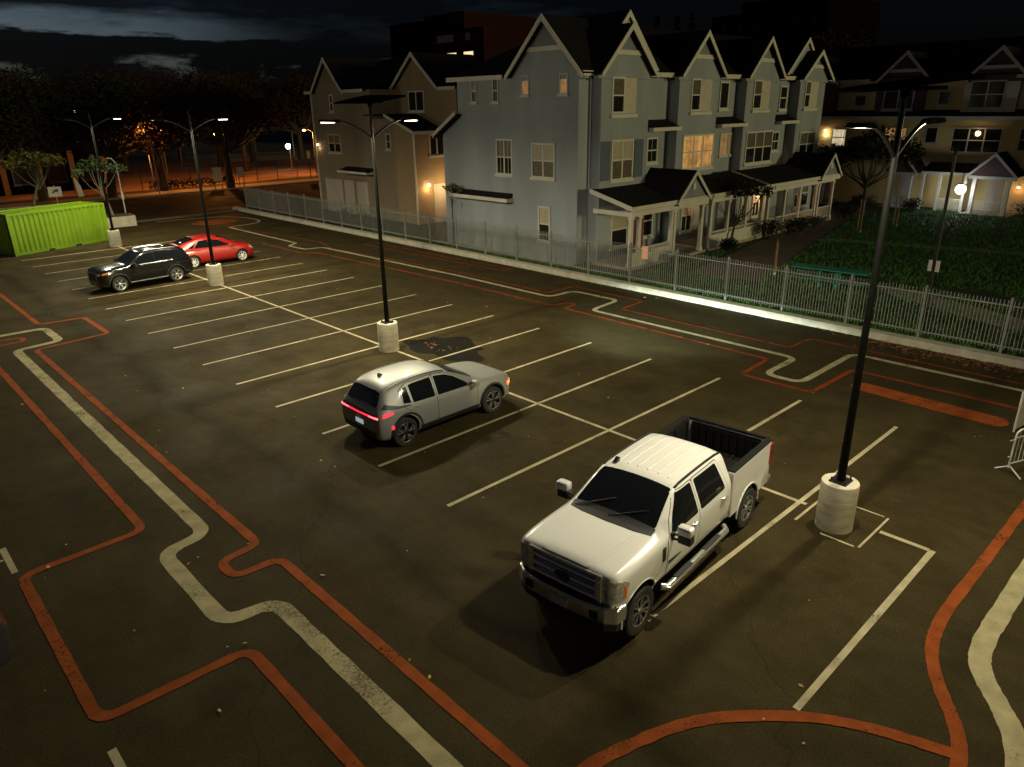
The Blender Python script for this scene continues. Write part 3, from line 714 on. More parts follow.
for a, b, c in bays:
    pk = 11.62 if c < 38 else 11.12
    gable(roof, trim, tri, 'y', c, 2.22, 9.36, pk, 21.38, 26.5, overhang=.32, bar=.42, lower=wall, root=bh, W=W, tri_mat='blue_batten')
for c, pk in ((18.4, 12.3), (37.95, 11.92)):
    gable(roof, trim, tri, 'y', c, 2.72, 9.5, pk, 22.05, 26.9, overhang=.1, bar=False, root=bh, W=W, tri_mat='blue_siding')
# lean-to over the back strip and pent roofs
roof.slab([(14.6, 33.35, 6.3), (14.6, 31.2, 7.55), (30, 31.2, 7.55), (30, 33.35, 6.3)], .12)
trim.ext([(14.58, 33.4, 6.22), (14.58, 31.2, 7.5), (14.58, 31.2, 7.72), (14.58, 33.4, 6.44)], (-.06, 0, 0))
trim.box(14.58, 30, 33.36, 33.42, 6.2, 6.4)
def pent(F, a0, a1, z, d=.62, rise=.42):
    b0 = F.P(a0, z, d); b1 = F.P(a1, z, d); c0 = F.P(a0 + .02, z + rise, -.05); c1 = F.P(a1 - .02, z + rise, -.05)
    q = [b0, b1, c1, c0]
    if (q[1] - q[0]).cross(q[3] - q[0]).z < 0: q = q[::-1]
    roof.slab(q, .08)
    F.box(trim, a0 - .02, a1 + .02, z - .17, z + .02, d - .02, d + .05)
    F.box(trim, a0 - .02, a0 + .04, z - .17, z + .02, 0, d - .02); F.box(trim, a1 - .04, a1 + .02, z - .17, z + .02, 0, d - .02)
Wf, Sf, Sc = west(15.0), south(21.4), south(22.1)
Wg = west(14.86)
pent(Wf, 26.95, 31.9, 3.1, .5, .3)
for a, b in ((19.75, 22.3), (26.5, 29.4), (33.7, 36.2)): pent(Sc, a, b, 6.72, .95, .42)
# corner boards and downspouts
for (x, y) in ((15.02, 22.12),): trim.cur = 0
wall.build('wall', M['blue_siding'], bh, world=W)
# windows west
window(Wf, 29.75, 30.2, 8.15, 9.3, bh, W, pane='glass', upper='curtain', casing=.05, rail=True)
window(Wf, 27.98, 28.42, 8.15, 9.3, bh, W, pane='glass', upper='glass', casing=.05, rail=True)
window(Wg, 25.5, 26.04, 8.45, 9.4, bh, W, pane='soft_glow', casing=.05, rail=False, label='narrow warm lit window')
window(Wg, 22.8, 23.36, 8.45, 9.4, bh, W, pane='soft_glow', casing=.05, rail=False, label='narrow warm lit window')
window(Wf, 26.95, 28.25, 4.35, 6.25, bh, W, cols=2, upper='curtain', panes_x=1)
window(Wg, 23.63, 25.33, 4.35, 6.12, bh, W, cols=2, pane='curtain', upper='blind', panes_x=0)
window(Wg, 23.95, 24.85, 1.05, 2.9, bh, W, pane='glass', upper='blind')
# windows south
def bay3(c0, c1, p0, p1):
    window(Sf, c0, c1, 7.5, 9.2, bh, W, upper='curtain', sill=False)
    b = MB(); Sf.box(b, p0, p1, 7.5, 9.15, 0, .045); b.build('shutter', M['tan_panel'], bh, world=W)
    b = MB(); Sf.box(b, c0 - .1, p1 + .05, 7.30, 7.46, 0, .14); b.build('window_shelf', M['white_trim'], bh, world=W)
bay3(16.5, 17.5, 17.52, 18.45); bay3(23.42, 24.36, 24.38, 25.45); bay3(30.2, 31.2, 31.22, 32.2); bay3(37.0, 37.8, 37.82, 38.9)
window(Sf, 16.6, 18.4, 4.25, 6.25, bh, W, cols=2, pane='curtain', upper='blind')
for a, b_ in ((15.76, 16.5), (18.5, 19.25)):
    b = MB(); Sf.box(b, a, b_, 4.3, 6.2, 0, .04); b.build('shutter', M['shutter'], bh, world=W)
window(Sc, 20.5, 21.5, 4.85, 6.2, bh, W, panes_x=1)
window(Sf, 22.9, 26.1, 4.35, 6.25, bh, W, cols=3, pane='warm_glow', upper='warm_glow', label='wide warm lit window of three sashes')
window(Sc, 27.5, 28.5, 7.55, 9.1, bh, W, rail=False)
window(Sc, 27.95, 28.95, 4.85, 6.15, bh, W, pane='soft_glow', rail=False, label='narrow warm lit window')
window(Sc, 29.0, 29.45, 4.85, 6.15, bh, W, rail=False, pane='blind')
window(Sf, 29.85, 33.2, 4.25, 6.2, bh, W, cols=3, upper='curtain')
window(Sc, 34.4, 35.4, 4.8, 6.05, bh, W, panes_x=1); window(Sc, 34.9, 35.9, 7.4, 8.9, bh, W, rail=True)
window(Sf, 37.0, 39.4, 4.3, 5.95, bh, W, cols=2, upper='curtain')
# ground floor behind the porches
window(Sf, 16.75, 18.2, .75, 2.65, bh, W, upper='blind')
window(Sc, 20.45, 21.4, .8, 2.6, bh, W)
b = MB(); Sf.box(b, 18.75, 19.6, .3, 2.5, 0, .04); dd = b.build('door', M['red_door'], bh, world=W)
b = MB(); b.ball((19.45, 21.32, 1.35), .04); b.build('handle', M['chrome'], dd, world=W)
for a, b_ in ((23.2, 24.3), (30.0, 31.0), (31.4, 32.3)): window(Sf, a, b_, .8, 2.7, bh, W, cols=2, upper='blind')
window(Sf, 37.2, 39.4, .8, 2.7, bh, W, cols=2, upper='curtain')
b = MB(); Sf.box(b, 33.0 - .6, 33.3, .3, 2.5, 0, .04); dd = b.build('door', M['tan_panel'], bh, world=W)
# porches: lean-to roof, front gable, posts, deck, railing
def porch(x0, x1, gc, posts, name, lit=None):
    pr = MB(); tr = MB()
    q = [(x0, 18.8, 3.26), (x1, 18.8, 3.26), (x1, 21.45, 3.95), (x0, 21.45, 3.95)]
    pr.slab(q, .1)
    tr.box(x0 - .03, x1, 18.72, 18.79, 3.08, 3.29)
    tr.ext([(x0 - .04, 18.75, 3.08), (x0 - .04, 18.75, 3.3), (x0 - .04, 21.45, 3.99), (x0 - .04, 21.45, 3.77)], (-.05, 0, 0))
    tr.box(x0 + .15, x1, 18.93, 19.07, 2.78, 3.02)
    tr.box(x0 + .15, x0 + .29, 19.07, 21.4, 2.78, 3.0)
    if gc:
        tw = MB()
        gable(pr, tr, tw, 'y', gc, 1.5, 3.22, 4.68, 18.78, 21.6, overhang=.14, bar=False, th=.1, rake=.15)
        tr.box(gc - 1.4, gc + 1.4, 18.66, 18.72, 2.95, 3.22)
        tw.build('porch_gable', M['blue_batten'], bh, world=W)
        vent = MB(); vent.box(gc - .12, gc + .12, 18.72, 18.76, 3.7, 4.05); vent.build('vent', M['white_trim'], bh, world=W)
    pr.build('porch_roof', M['roof'], bh, world=W); tr.build('porch_trim', M['white_trim'], bh, world=W)
    dk = MB(); dk.box(x0 + .1, x1 - .05, 18.85, 21.39, 0.0, .3); dk.build('porch_deck', M['walk'], bh, world=W)
    for x in posts:
        p = MB(); p.box(x - .09, x + .09, 18.91, 19.09, .3, 2.80); p.box(x - .13, x + .13, 18.87, 19.13, .3, .5); p.box(x - .13, x + .13, 18.87, 19.13, 2.66, 2.779)
        p.build('post', M['white_trim'], bh, world=W)
    rl = MB()
    rs = [x for x in posts]
    for a, b_ in zip(rs, rs[1:]):
        if b_ - a < .7 or (gc and abs((a + b_) / 2 - gc) < .5 and lit is None): continue
        rl.box(a + .09, b_ - .09, 18.96, 19.04, 1.12, 1.18); rl.box(a + .09, b_ - .09, 18.97, 19.03, .42, .47)
        n = int((b_ - a) / .13)
        for i in range(n):
            x = a + .12 + (b_ - a - .24) * (i + .5) / n; rl.box(x - .018, x + .018, 18.98, 19.02, .47, 1.12)
    if rl.v: rl.build('porch_railing', M['white_trim'], bh, world=W)
porch(15.15, 22.1, 20.3, [15.35, 16.0, 18.75, 19.0, 21.6], 'a')
porch(22.35, 28.4, None, [22.5, 24.3, 26.3, 28.2], 'b', 1)
porch(28.65, 38.0, 36.7, [28.9, 31.0, 33.0, 35.3, 35.7, 37.8], 'c', 1)
# low half-wall skirts on the porches
for a, b_ in ((15.4, 18.7), (22.55, 28.1)):
    sk = MB(); sk.box(a, b_, 18.90, 18.955, .3, 1.0); sk.build('porch_skirt', M['white_trim'], bh, world=W)
roof.build('roof', M['roof'], bh, world=W); trim.each('fascia', M['white_trim'], bh, world=W)
ds = MB()
for (x, y) in ((15.62, 22.0), (19.75, 22.0), (26.48, 22.0), (33.72, 22.0)): ds.tube([(x, y, 9.2), (x, y, 3.9)], .045, 8)
ds.build('downpipe', M['blue_siding'], bh, world=W)
# porch lamps (lit)
def bulb(root, W, p, power, col=(1, .6, .28), r=.09, name='porch_light', mat='porch_lamp'):
    b = MB(); b.lathe([(.02, -.16), (.07, -.13), (.07, -.11), (.02, -.10)], 10, p); b.lathe([(.09, .12), (.03, .17)], 10, p); f = b.build(name, M['black_metal'], root, world=W)
    b = MB(); b.ball(p, r); b.build('globe', M[mat], f, world=W)
    l = bpy.data.lights.new('porch_and_fill_light', 'POINT'); l.energy = power; l.color = col; l.shadow_soft_size = .1
    lo = bpy.data.objects.new('porch_and_fill_light', l); COL.objects.link(lo); lo.location = (p[0], p[1], p[2] - .28)
bulb(bh, W, (32.3, 20.9, 2.45), 45)
bulb(bh, W, (24.75, 20.9, 2.3), 4, (1, .35, .12), .07)

# ------------------------------------------------------------------ brown house beyond the alley
W = (18, 40, 0)
br = thing('brown_house', 'brown three-storey house with two gables and garage doors beyond the lit alley', 'house', W)
M['brown_siding'] = siding_mat('brown_siding', (.19, .145, .095), .2)
M['tan_siding'] = siding_mat('tan_siding', (.24, .165, .085), .2)
M['garage_door'] = siding_mat('garage_door', (.36, .31, .25), .5, strength=.4)
wall, tanw, roof, trim = MB(), MB(), MB(), MB()
wall.box(18, 30, 45.0, 53.4, 0, 9.2); wall.box(17.997, 30, 42.3, 45.01, 0, 7.2)
tanw.box(18.003, 29, 39.9, 42.31, 0, 6.35); tanw.box(20.5, 30.01, 38.2, 46.0, 6.3, 9.1)
tanw.ext([(18.003, 39.9, 6.35), (18.003, 42.31, 6.35), (18.003, 42.31, 7.2)], (2.5, 0, 0))
gable(roof, trim, wall, 'x', 50.5, 2.35, 9.15, 11.55, 17.98, 24, bar=False, root=br, W=W, tri_mat='brown_siding')
gable(roof, trim, tanw, 'x', 42.7, 2.9, 9.2, 11.6, 20.48, 26, bar=False, root=br, W=W, tri_mat='tan_siding')
roof.slab([(18.05, 45.4, 9.345), (18.05, 53.8, 9.345), (23.5, 53.8, 11.6), (23.5, 45.4, 11.6)][::-1], .14)
for a_, b_ in ((45.4, 48.15), (52.85, 53.8)): roof.slab([(17.7, a_, 9.2), (17.7, b_, 9.2), (18.06, b_, 9.345), (18.06, a_, 9.345)][::-1], .14)
roof.slab([(23.5, 42.7, 11.6), (30, 39.8, 9.2), (30, 53.8, 9.2), (23.5, 53.8, 11.6)], .14)
roof.slab([(20.2, 37.9, 9.2), (20.2, 39.9, 9.2), (26, 39.9, 9.3), (26, 37.9, 9.2)][::-1], .14)
roof.slab([(17.7, 39.5, 6.35), (30, 39.5, 6.35), (30, 42.9, 7.5), (17.7, 42.9, 7.5)], .1)
roof.slab([(17.7, 42.85, 7.45), (21, 42.85, 7.45), (21, 45.6, 7.5), (17.7, 45.6, 7.5)], .1)
trim.ext([(17.68, 39.5, 6.2), (17.68, 39.5, 6.4), (17.68, 42.9, 7.55), (17.68, 42.9, 7.35)], (-.06, 0, 0)); trim.box(17.7, 30, 39.42, 39.49, 6.18, 6.4)
for a, b in ((45.4, 48.2), (52.9, 53.85)): trim.box(17.62, 17.69, a, b, 9.02, 9.24)
trim.box(20.12, 20.19, 37.9, 39.7, 9.02, 9.24)
trim.box(17.93, 17.995, 53.3, 53.45, 0, 9); trim.box(17.93, 18.0, 39.86, 40.0, 0, 6.3)
Bw = west(18.0); Bu = west(20.5); Bs = south(39.9)
def pent2(F, a0, a1, z, d, rise):
    q = [F.P(a0, z, d), F.P(a1, z, d), F.P(a1, z + rise, -.05), F.P(a0, z + rise, -.05)]
    if (q[1] - q[0]).cross(q[3] - q[0]).z < 0: q = q[::-1]
    roof.slab(q, .08); F.box(trim, a0, a1, z - .16, z, d, d + .06); F.box(trim, a0, a0 + .05, z - .16, z, 0, d)
pent2(Bw, 44.8, 48.9, 3.45, .9, .25)
wall.build('wall', M['brown_siding'], br, world=W); tanw.build('side_wall', M['tan_siding'], br, world=W)
roof.build('roof', M['roof'], br, world=W); trim.each('fascia', M['white_trim'], br, world=W)
window(Bw, 50.1, 50.62, 7.7, 8.95, br, W); window(Bw, 49.5, 51.35, 4.65, 6.05, br, W, cols=2, upper='curtain', trim='tan_panel')
window(Bw, 42.7, 43.3, 5.1, 6.2, br, W, trim='tan_panel'); window(Bu, 41.8, 43.7, 7.65, 9.05, br, W, cols=2, rail=False)
window(Bs, 19.25, 20.6, 4.7, 6.15, br, W, rail=False, cols=2)
for a, b in ((49.85, 52.4), (48.1, 49.5), (46.2, 47.75)):
    m = MB(); Bw.box(m, a, b, 0, 2.6, 0, .05); g = m.build('garage_door', M['garage_door'], br, world=W)
m = MB(); Bs.box(m, 19.45, 22.4, 0, 2.75, 0, .05); m.build('garage_door', M['garage_door'], br, world=W)
bulb(br, W, (18.85, 39.6, 2.75), 35, (1, .62, .25), .1)
bulb(br, W, (17.85, 52.9, 5.2), 6, (1, .75, .4), .07)

# ------------------------------------------------------------------ yellow townhouse row at the end of the courtyard
W = (49, 10, 0)
yh = thing('yellow_townhouse_row', 'yellow townhouse row with dark red gables facing the courtyard lawn', 'house', W)
M['yellow_siding'] = siding_mat('yellow_siding', (.60, .45, .18), .2)
M['maroon_siding'] = siding_mat('maroon_siding', (.085, .04, .035), .2)
M['cream_siding'] = siding_mat('cream_siding', (.50, .46, .35), .25, vertical=True)
wall, mar, crm, roof, trim = MB(), MB(), MB(), MB(), MB()
wall.box(49, 60, -8, 28, 0, 9.3)
mar.box(48.6, 49.2, 17.7, 21.2, 6.9, 9.15); mar2 = MB(); mar2.box(48.6, 49.2, 24.3, 27.9, 6.9, 9.15); crm.box(48.6, 49.2, 11.7, 15.1, 6.9, 9.15); crm2 = MB(); crm2.box(48.6, 49.2, 4.0, 7.4, 6.9, 9.15)
tri = MB()
for c in (5.7, 13.1, 19.25, 26.1): gable(roof, trim, tri, 'x', c, 1.98, 9.25, 11.3, 48.58, 54, bar=.34, root=yh, W=W, tri_mat='maroon_siding')
roof.slab([(48.6, -8.4, 9.4), (54.5, -8.4, 12.0), (54.5, 28.4, 12.0), (48.6, 28.4, 9.4)][::-1], .14)
roof.slab([(54.5, -8.4, 12.0), (60.4, -8.4, 9.4), (60.4, 28.4, 9.4), (54.5, 28.4, 12.0)][::-1], .14)
for a, b in ((8.1, 12.0), (15.6, 18.1), (21.8, 24.9), (-8.4, 4.5)): trim.box(48.52, 48.59, a, b, 9.2, 9.42)
roof.slab([(48.1, -8, 6.72), (49.02, -8, 7.1), (49.02, 28, 7.1), (48.1, 28, 6.72)][::-1], .08); trim.box(48.03, 48.09, -8, 28, 6.5, 6.74)
Y, Yg = west(49.0), west(48.6)
wall.build('wall', M['yellow_siding'], yh, world=W); [m_.build('bay_wall', M[k_], yh, world=W) for m_, k_ in ((mar, 'maroon_siding'), (mar2, 'maroon_siding'), (crm, 'cream_siding'), (crm2, 'cream_siding'))]
window(Yg, 12.5, 14.7, 7.25, 9.1, yh, W, cols=2); window(Yg, 18.4, 20.6, 7.2, 8.6, yh, W, cols=2, rail=False); window(Yg, 4.7, 6.7, 7.25, 9.0, yh, W, cols=2)
window(Y, 22.0, 22.95, 7.45, 8.3, yh, W, rail=False); window(Y, 16.0, 16.85, 7.5, 8.5, yh, W, rail=False); window(Y, 9.5, 10.3, 7.5, 8.5, yh, W, rail=False)
window(Y, 12.2, 15.45, 4.2, 5.95, yh, W, cols=3, panes_x=0); window(Y, 16.4, 17.3, 4.8, 6.0, yh, W, rail=False); window(Y, 18.6, 20.3, 4.5, 5.95, yh, W, cols=2, pane='soft_glow', label='dim orange lit window')
window(Y, 23.2, 24.4, 4.4, 5.8, yh, W, pane='cold_glow', upper='cold_glow', label='pale lit window'); window(Y, 10.0, 11.2, 4.4, 5.95, yh, W)
window(Y, 5, 8, 4.2, 5.95, yh, W, cols=3)
b = MB(); b.ball((48.9, 13.75, 5.55), .16); b.build('ceiling_lamp', M['porch_lamp'], yh, world=W)
def yporch(c, h=1.55):
    pr, tr, tw = MB(), MB(), MB()
    gable(pr, tr, tw, 'x', c, h, 2.85, 4.4, 46.8, 49.3, overhang=.2, bar=False, th=.1, rake=.16)
    tr.box(46.74, 46.80, c - h + .1, c + h - .1, 2.6, 2.82); tr.box(46.8, 46.98, c - h + .12, c - h + .3, 2.55, 2.8)
    pr.build('porch_roof', M['roof'], yh, world=W); tr.build('porch_trim', M['white_trim'], yh, world=W); tw.build('porch_gable', M['maroon_siding'], yh, world=W)
    for s in (-1, 1):
        p = MB(); y = c + s * (h - .5); p.box(46.8, 47.04, y - .12, y + .12, .1, 2.6); p.build('post', M['white_trim'], yh, world=W)
    d = MB(); Y.box(d, c - .3, c + .7, .2, 2.4, 0, .05); d.build('door', M['tan_panel'], yh, world=W)
    s_ = MB(); s_.box(46.7, 49, c - h, c + h, 0, .2); s_.build('porch_deck', M['walk'], yh, world=W)
    r = MB(); r.box(46.88, 46.94, c - h + .6, c + h - .6, 1.05, 1.11)
    for i in range(14): yy = c - h + .68 + i * (2 * h - 1.36) / 13; r.box(46.89, 46.93, yy - .02, yy + .02, .25, 1.05)
    r.build('porch_railing', M['white_trim'], yh, world=W)
yporch(17.85, 1.25); yporch(11.75, 1.55); yporch(24.6, 1.4); yporch(4.6, 1.5)
lr = MB(); lr.slab([(47.3, 13.3, 2.9), (49, 13.3, 3.4), (49, 16.5, 3.4), (47.3, 16.5, 2.9)][::-1], .1); lr.build('porch_roof', M['roof'], yh, world=W)
lt = MB(); lt.box(47.22, 47.29, 13.3, 16.5, 2.74, 2.92)
for y in (13.5, 15.2, 16.35): lt.box(47.3, 47.5, y - .09, y + .09, .1, 2.75)
for i in range(16): y = 13.62 + i * .1; lt.box(47.36, 47.4, y - .018, y + .018, .2, 1.0)
lt.box(47.34, 47.42, 13.6, 15.1, 1.0, 1.06)
lt.build('porch_trim', M['white_trim'], yh, world=W)
roof.build('roof', M['roof'], yh, world=W); trim.each('fascia', M['white_trim'], yh, world=W)
M['globe'] = emat('white_globe', (.93, .96, 1), 14)
b = MB(); b.lathe([(.16, .40), (.34, .36), (.36, .33), (.05, .33)], 16, (46.55, 13.5, 1.85)); g = b.build('porch_light', M['white_trim'], yh, world=W); b = MB(); b.tube([(46.55, 13.5, 2.2), (46.55, 13.5, 2.95), (47.3, 13.5, 2.95)], .02, 6); b.build('lamp_bracket', M['black_metal'], yh, world=W)
b = MB(); b.ball((46.55, 13.5, 1.85), .34, 18, 12); b.build('globe', M['globe'], g, world=W)
def plight(p, e, col, r=.1, name='courtyard_light'):
    l = bpy.data.lights.new(name, 'POINT'); l.energy = e; l.color = col; l.shadow_soft_size = r
    o = bpy.data.objects.new(name, l); COL.objects.link(o); o.location = p; return o
plight((45.7, 13.5, 1.7), 120, (.9, .97, 1), .3)
bulb(yh, W, (48.6, 10.45, 2.0), 8, (1, .45, .15), .08)
bulb(yh, W, (48.8, 24.9, 5.6), 12, (1, .85, .6), .09)
plight((47.6, 17.5, .6), 5, (.55, .75, 1), .05, 'step_light')

l = bpy.data.lights.new('porch_and_fill_light', 'POINT'); l.energy = 170; l.color = (1, .66, .32); l.shadow_soft_size = .1  # second alley light without a fixture, added to light the garage door evenly
lo = bpy.data.objects.new('porch_and_fill_light', l); COL.objects.link(lo); lo.location = (20.2, 38.7, 2.6)
# ------------------------------------------------------------------ large buildings far behind
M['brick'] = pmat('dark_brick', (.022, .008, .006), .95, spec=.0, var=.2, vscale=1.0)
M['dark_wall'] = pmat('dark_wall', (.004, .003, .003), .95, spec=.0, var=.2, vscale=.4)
M['office_glow'] = emat('office_window', (1, .78, .42), 1.1)
W = (90, 130, 0)
ob = thing('brick_apartment_block', 'dark brick apartment block with two lit windows seen over the roofs', 'building', W)
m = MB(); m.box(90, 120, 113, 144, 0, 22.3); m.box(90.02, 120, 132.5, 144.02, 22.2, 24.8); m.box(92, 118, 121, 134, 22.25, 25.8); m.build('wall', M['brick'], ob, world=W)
Fo = west(90)
for a0, a1 in ((121.2, 128.3), (116, 119.2)):
    window(Fo, a0, a1, 16.7, 18.2, ob, W, cols=2 if a1 - a0 > 5 else 1, pane='office_glow', rail=False, trim='brick', casing=.12, sill=False, label='lit window')
    window(Fo, a0 + .8, a1 - .6, 20.0, 21.6, ob, W, cols=1, pane='curtain', rail=False, trim='brick', casing=.12, sill=False)
for a0 in (131, 136, 140): window(Fo, a0, a0 + 2, 16.7, 18.2, ob, W, pane='glass', rail=False, trim='brick', casing=.12, sill=False)
W = (140, 80, 0)
dk = thing('dark_flat_roofed_block', 'unlit flat-roofed block rising black behind the townhouse roofs', 'building', W)
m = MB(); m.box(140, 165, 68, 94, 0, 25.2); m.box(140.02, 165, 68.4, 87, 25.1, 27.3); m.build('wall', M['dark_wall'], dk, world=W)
for zz in (14, 18, 22):
    for y in range(70, 93, 4): window(west(140), y, y + 1.6, zz, zz + 1.6, dk, W, rail=False, sill=False, trim='dark_wall', casing=.12)
# ------------------------------------------------------------------ trees and plants
def leaf_cloud(mb, clumps, n, size, rg):
    """n small leaf faces scattered in the volume of each clump (x, y, z, rx, ry, rz)."""
    for (cx, cy, cz, rx, ry, rz) in clumps:
        for i in range(n):
            u = Vector((rg.gauss(0, 1), rg.gauss(0, 1), rg.gauss(0, 1))).normalized() * (rg.random() ** .45)
            p = Vector((cx + u.x * rx, cy + u.y * ry, cz + u.z * rz))
            a = Vector((rg.gauss(0, 1), rg.gauss(0, 1), rg.gauss(0, .5))).normalized() * size * rg.uniform(.6, 1.4)
            b = a.cross(Vector((rg.gauss(0, 1), rg.gauss(0, 1), rg.gauss(0, 1)))).normalized() * size * rg.uniform(.35, .7)
            mb.face([p - a, p - b * .9, p + a, p + b])
def tree(name, label, loc, h, spread, mat, bark='bark', trunk_r=.16, fork=.35, clumps=14, n=110, leaf=.16, seed=1, group=None, cat='tree', lean=(0, 0), flat=.7, base=.42):
    rg = random.Random(seed)
    t = thing(name, label, cat, loc, 0, group)
    tr = MB(); top = Vector((lean[0], lean[1], h * fork))
    tr.tube([(0, 0, -.05), (lean[0] * .4, lean[1] * .4, h * fork * .5), top], [trunk_r * 1.25, trunk_r, trunk_r * .8], 9)
    cl = []
    for i in range(clumps):
        a = 2 * math.pi * (i / clumps * 2.4) + rg.uniform(-.4, .4); k = rg.uniform(.25, 1)
        c = Vector((top.x + math.cos(a) * spread * k, top.y + math.sin(a) * spread * k, h * (base + (1 - base) * .88 * (1 - k * .55) * rg.uniform(.55, 1))))
        r = spread * rg.uniform(.28, .5)
        cl.append((c.x, c.y, c.z, r, r, r * flat))
        mid = (top + c) / 2 + Vector((0, 0, -.08 * h))
        tr.tube([top - Vector((0, 0, rg.uniform(0, .25) * h * fork)), mid, c], [trunk_r * .5, trunk_r * .3, trunk_r * .1], 6)
    tr.build('trunk', M[bark], t, smooth=True)
    c = MB(); leaf_cloud(c, cl, n, leaf, rg); c.build('crown', M[mat], t)
    return t
def again(src, label, loc, rz, sc, sz=None):
    c = copy_tree(src); c.location = loc; c.rotation_euler = (0, 0, rz); c.scale = (sc, sc, sz or sc); c['label'] = label; return c
def cone_tree(name, label, loc, h, r, seed, group):
    rg = random.Random(seed); t = thing(name, label, 'tree', loc, 0, group)
    tr = MB(); tr.tube([(0, 0, 0), (0, 0, h)], .35, 8, r1=.04); tr.build('trunk', M['bark'], t)
    c = MB(); cl = []
    for i in range(13):
        z = h * (.2 + .78 * i / 12); q = r * (1 - (i / 12)) * .8 + .3
        for j in range(4): a = j * 1.57 + i; cl.append((math.cos(a) * q * .6, math.sin(a) * q * .6, z, q * .6, q * .6, h * .035))
    leaf_cloud(c, cl, 34, .5, rg); c.build('crown', M['leaf_dark'], t); return t
# tall street trees across the street, backlit by sodium lamps
G1 = 'tall street trees across the street'
T1 = tree('street_tree', 'broad dark street tree with posters on its trunk, at the kerb across the street', (20.5, 77.2, .05), 13.2, 5.2, 'leaf_orange', trunk_r=.36, clumps=44, n=190, leaf=.20, seed=21, base=.3, flat=.85, group=G1)
T2 = tree('street_tree', 'tall dark street tree with a black leaning trunk above the corner of the container', (8.6, 77.6, .05), 13.0, 5.4, 'leaf_dark', trunk_r=.36, clumps=42, n=200, leaf=.20, seed=22, base=.3, flat=.85, group=G1, lean=(.7, 0))
T3 = tree('street_tree', 'tall reddish street tree behind the far left end of the container', (-1.5, 79.5, .05), 12.6, 5.8, 'leaf_red', trunk_r=.36, clumps=44, n=190, leaf=.21, seed=23, base=.28, flat=.85, group=G1)
again(T1, 'reddish street tree closest to the brown house', (31.5, 97.0, 0), 1.1, .9)
again(T3, 'dark street tree whose crown covers the orange lamps over the lot lamp arms', (14.5, 80.0, .05), 2.3, .97)
again(T2, 'street tree behind the small sign board at the back of the container', (3.4, 81.0, .05), 4.1, .98)
back = [(7, 108, 1.15), (13, 112, 1.1), (19.5, 108, 1.08), (26, 113, 1.15), (33, 109, 1.1), (41, 115, 1.15), (48, 112, 1.1), (1.5, 102, 1.1), (55, 118, 1.2), (-5, 98, 1.1), (62, 125, 1.2), (36, 132, 1.25), (24, 134, 1.2), (52, 138, 1.25)]
for i, (x, y, s) in enumerate(back):
    c = again((T1, T2, T3)[i % 3], 'dark tree in the mass of foliage along the far side of the sports field', (x, y, 0), i * 1.3, s)
    c['group'] = 'trees beyond the sports field'
# small trees round the container
tree('young_tree', 'young yellow-green tree leaning behind the left end of the green container', (-.6, 66.5, 0), 5.6, 2.3, 'leaf_yellow', 'pale_bark', .10, clumps=11, n=120, leaf=.15, seed=31, lean=(.9, 0), flat=.45, base=.62, fork=.5)
tree('planter_tree', 'thin sparse tree growing out of the concrete planter by the container', (2.8, 57.2, .55), 4.9, 1.9, 'leaf_green', 'pale_bark', .09, clumps=9, n=60, leaf=.13, seed=32, lean=(-.5, .3), flat=.5, base=.55, fork=.45)
# courtyard trees
tree('maple_tree', 'small dark red maple with a slanting trunk in front of the blue porches', (24.2, 18.6, .14), 4.3, 1.75, 'leaf_red', 'bark', .07, clumps=12, n=85, leaf=.11, seed=33, lean=(.6, .1), flat=.55, base=.55)
tree('courtyard_tree', 'bushy dark tree at the corner between the blue and yellow houses', (40.8, 17.9, .14), 7.2, 2.9, 'leaf_dark', 'bark', .14, clumps=18, n=120, leaf=.17, seed=34, flat=.6, base=.36)
tree('balcony_tree', 'small pale round-headed tree close to the corner of the grey-blue house wall', (14.3, 31.5, 0), 3.9, .5, 'leaf_yellow', 'bark', .035, clumps=8, n=60, leaf=.07, seed=35, fork=.72, base=.78)
cone_tree('conifer', 'leftmost of the three black conifers behind the townhouse roofs', (125, 97.5, 0), 24.6, 3.2, 41, 'conifers on the skyline')
cone_tree('conifer', 'middle of the three black conifers behind the townhouse roofs', (125, 92.5, 0), 24.0, 2.6, 42, 'conifers on the skyline')
cone_tree('conifer', 'rightmost of the three black conifers behind the townhouse roofs', (125, 89, 0), 24.4, 2.8, 43, 'conifers on the skyline')
for i, (x, y, s) in enumerate([(128, 84, 1.5), (130, 78, 1.45), (118, 100, 1.6), (120, 106, 1.5), (110, 48, 1.45), (112, 43, 1.4), (108, 53, 1.5), (114, 37, 1.3)]):
    c = again((T1, T2, T3)[i % 3], 'black tree crown on the skyline behind the townhouse roofs', (x, y, 0), i * 1.7, s); c['group'] = 'skyline trees behind the roofs'
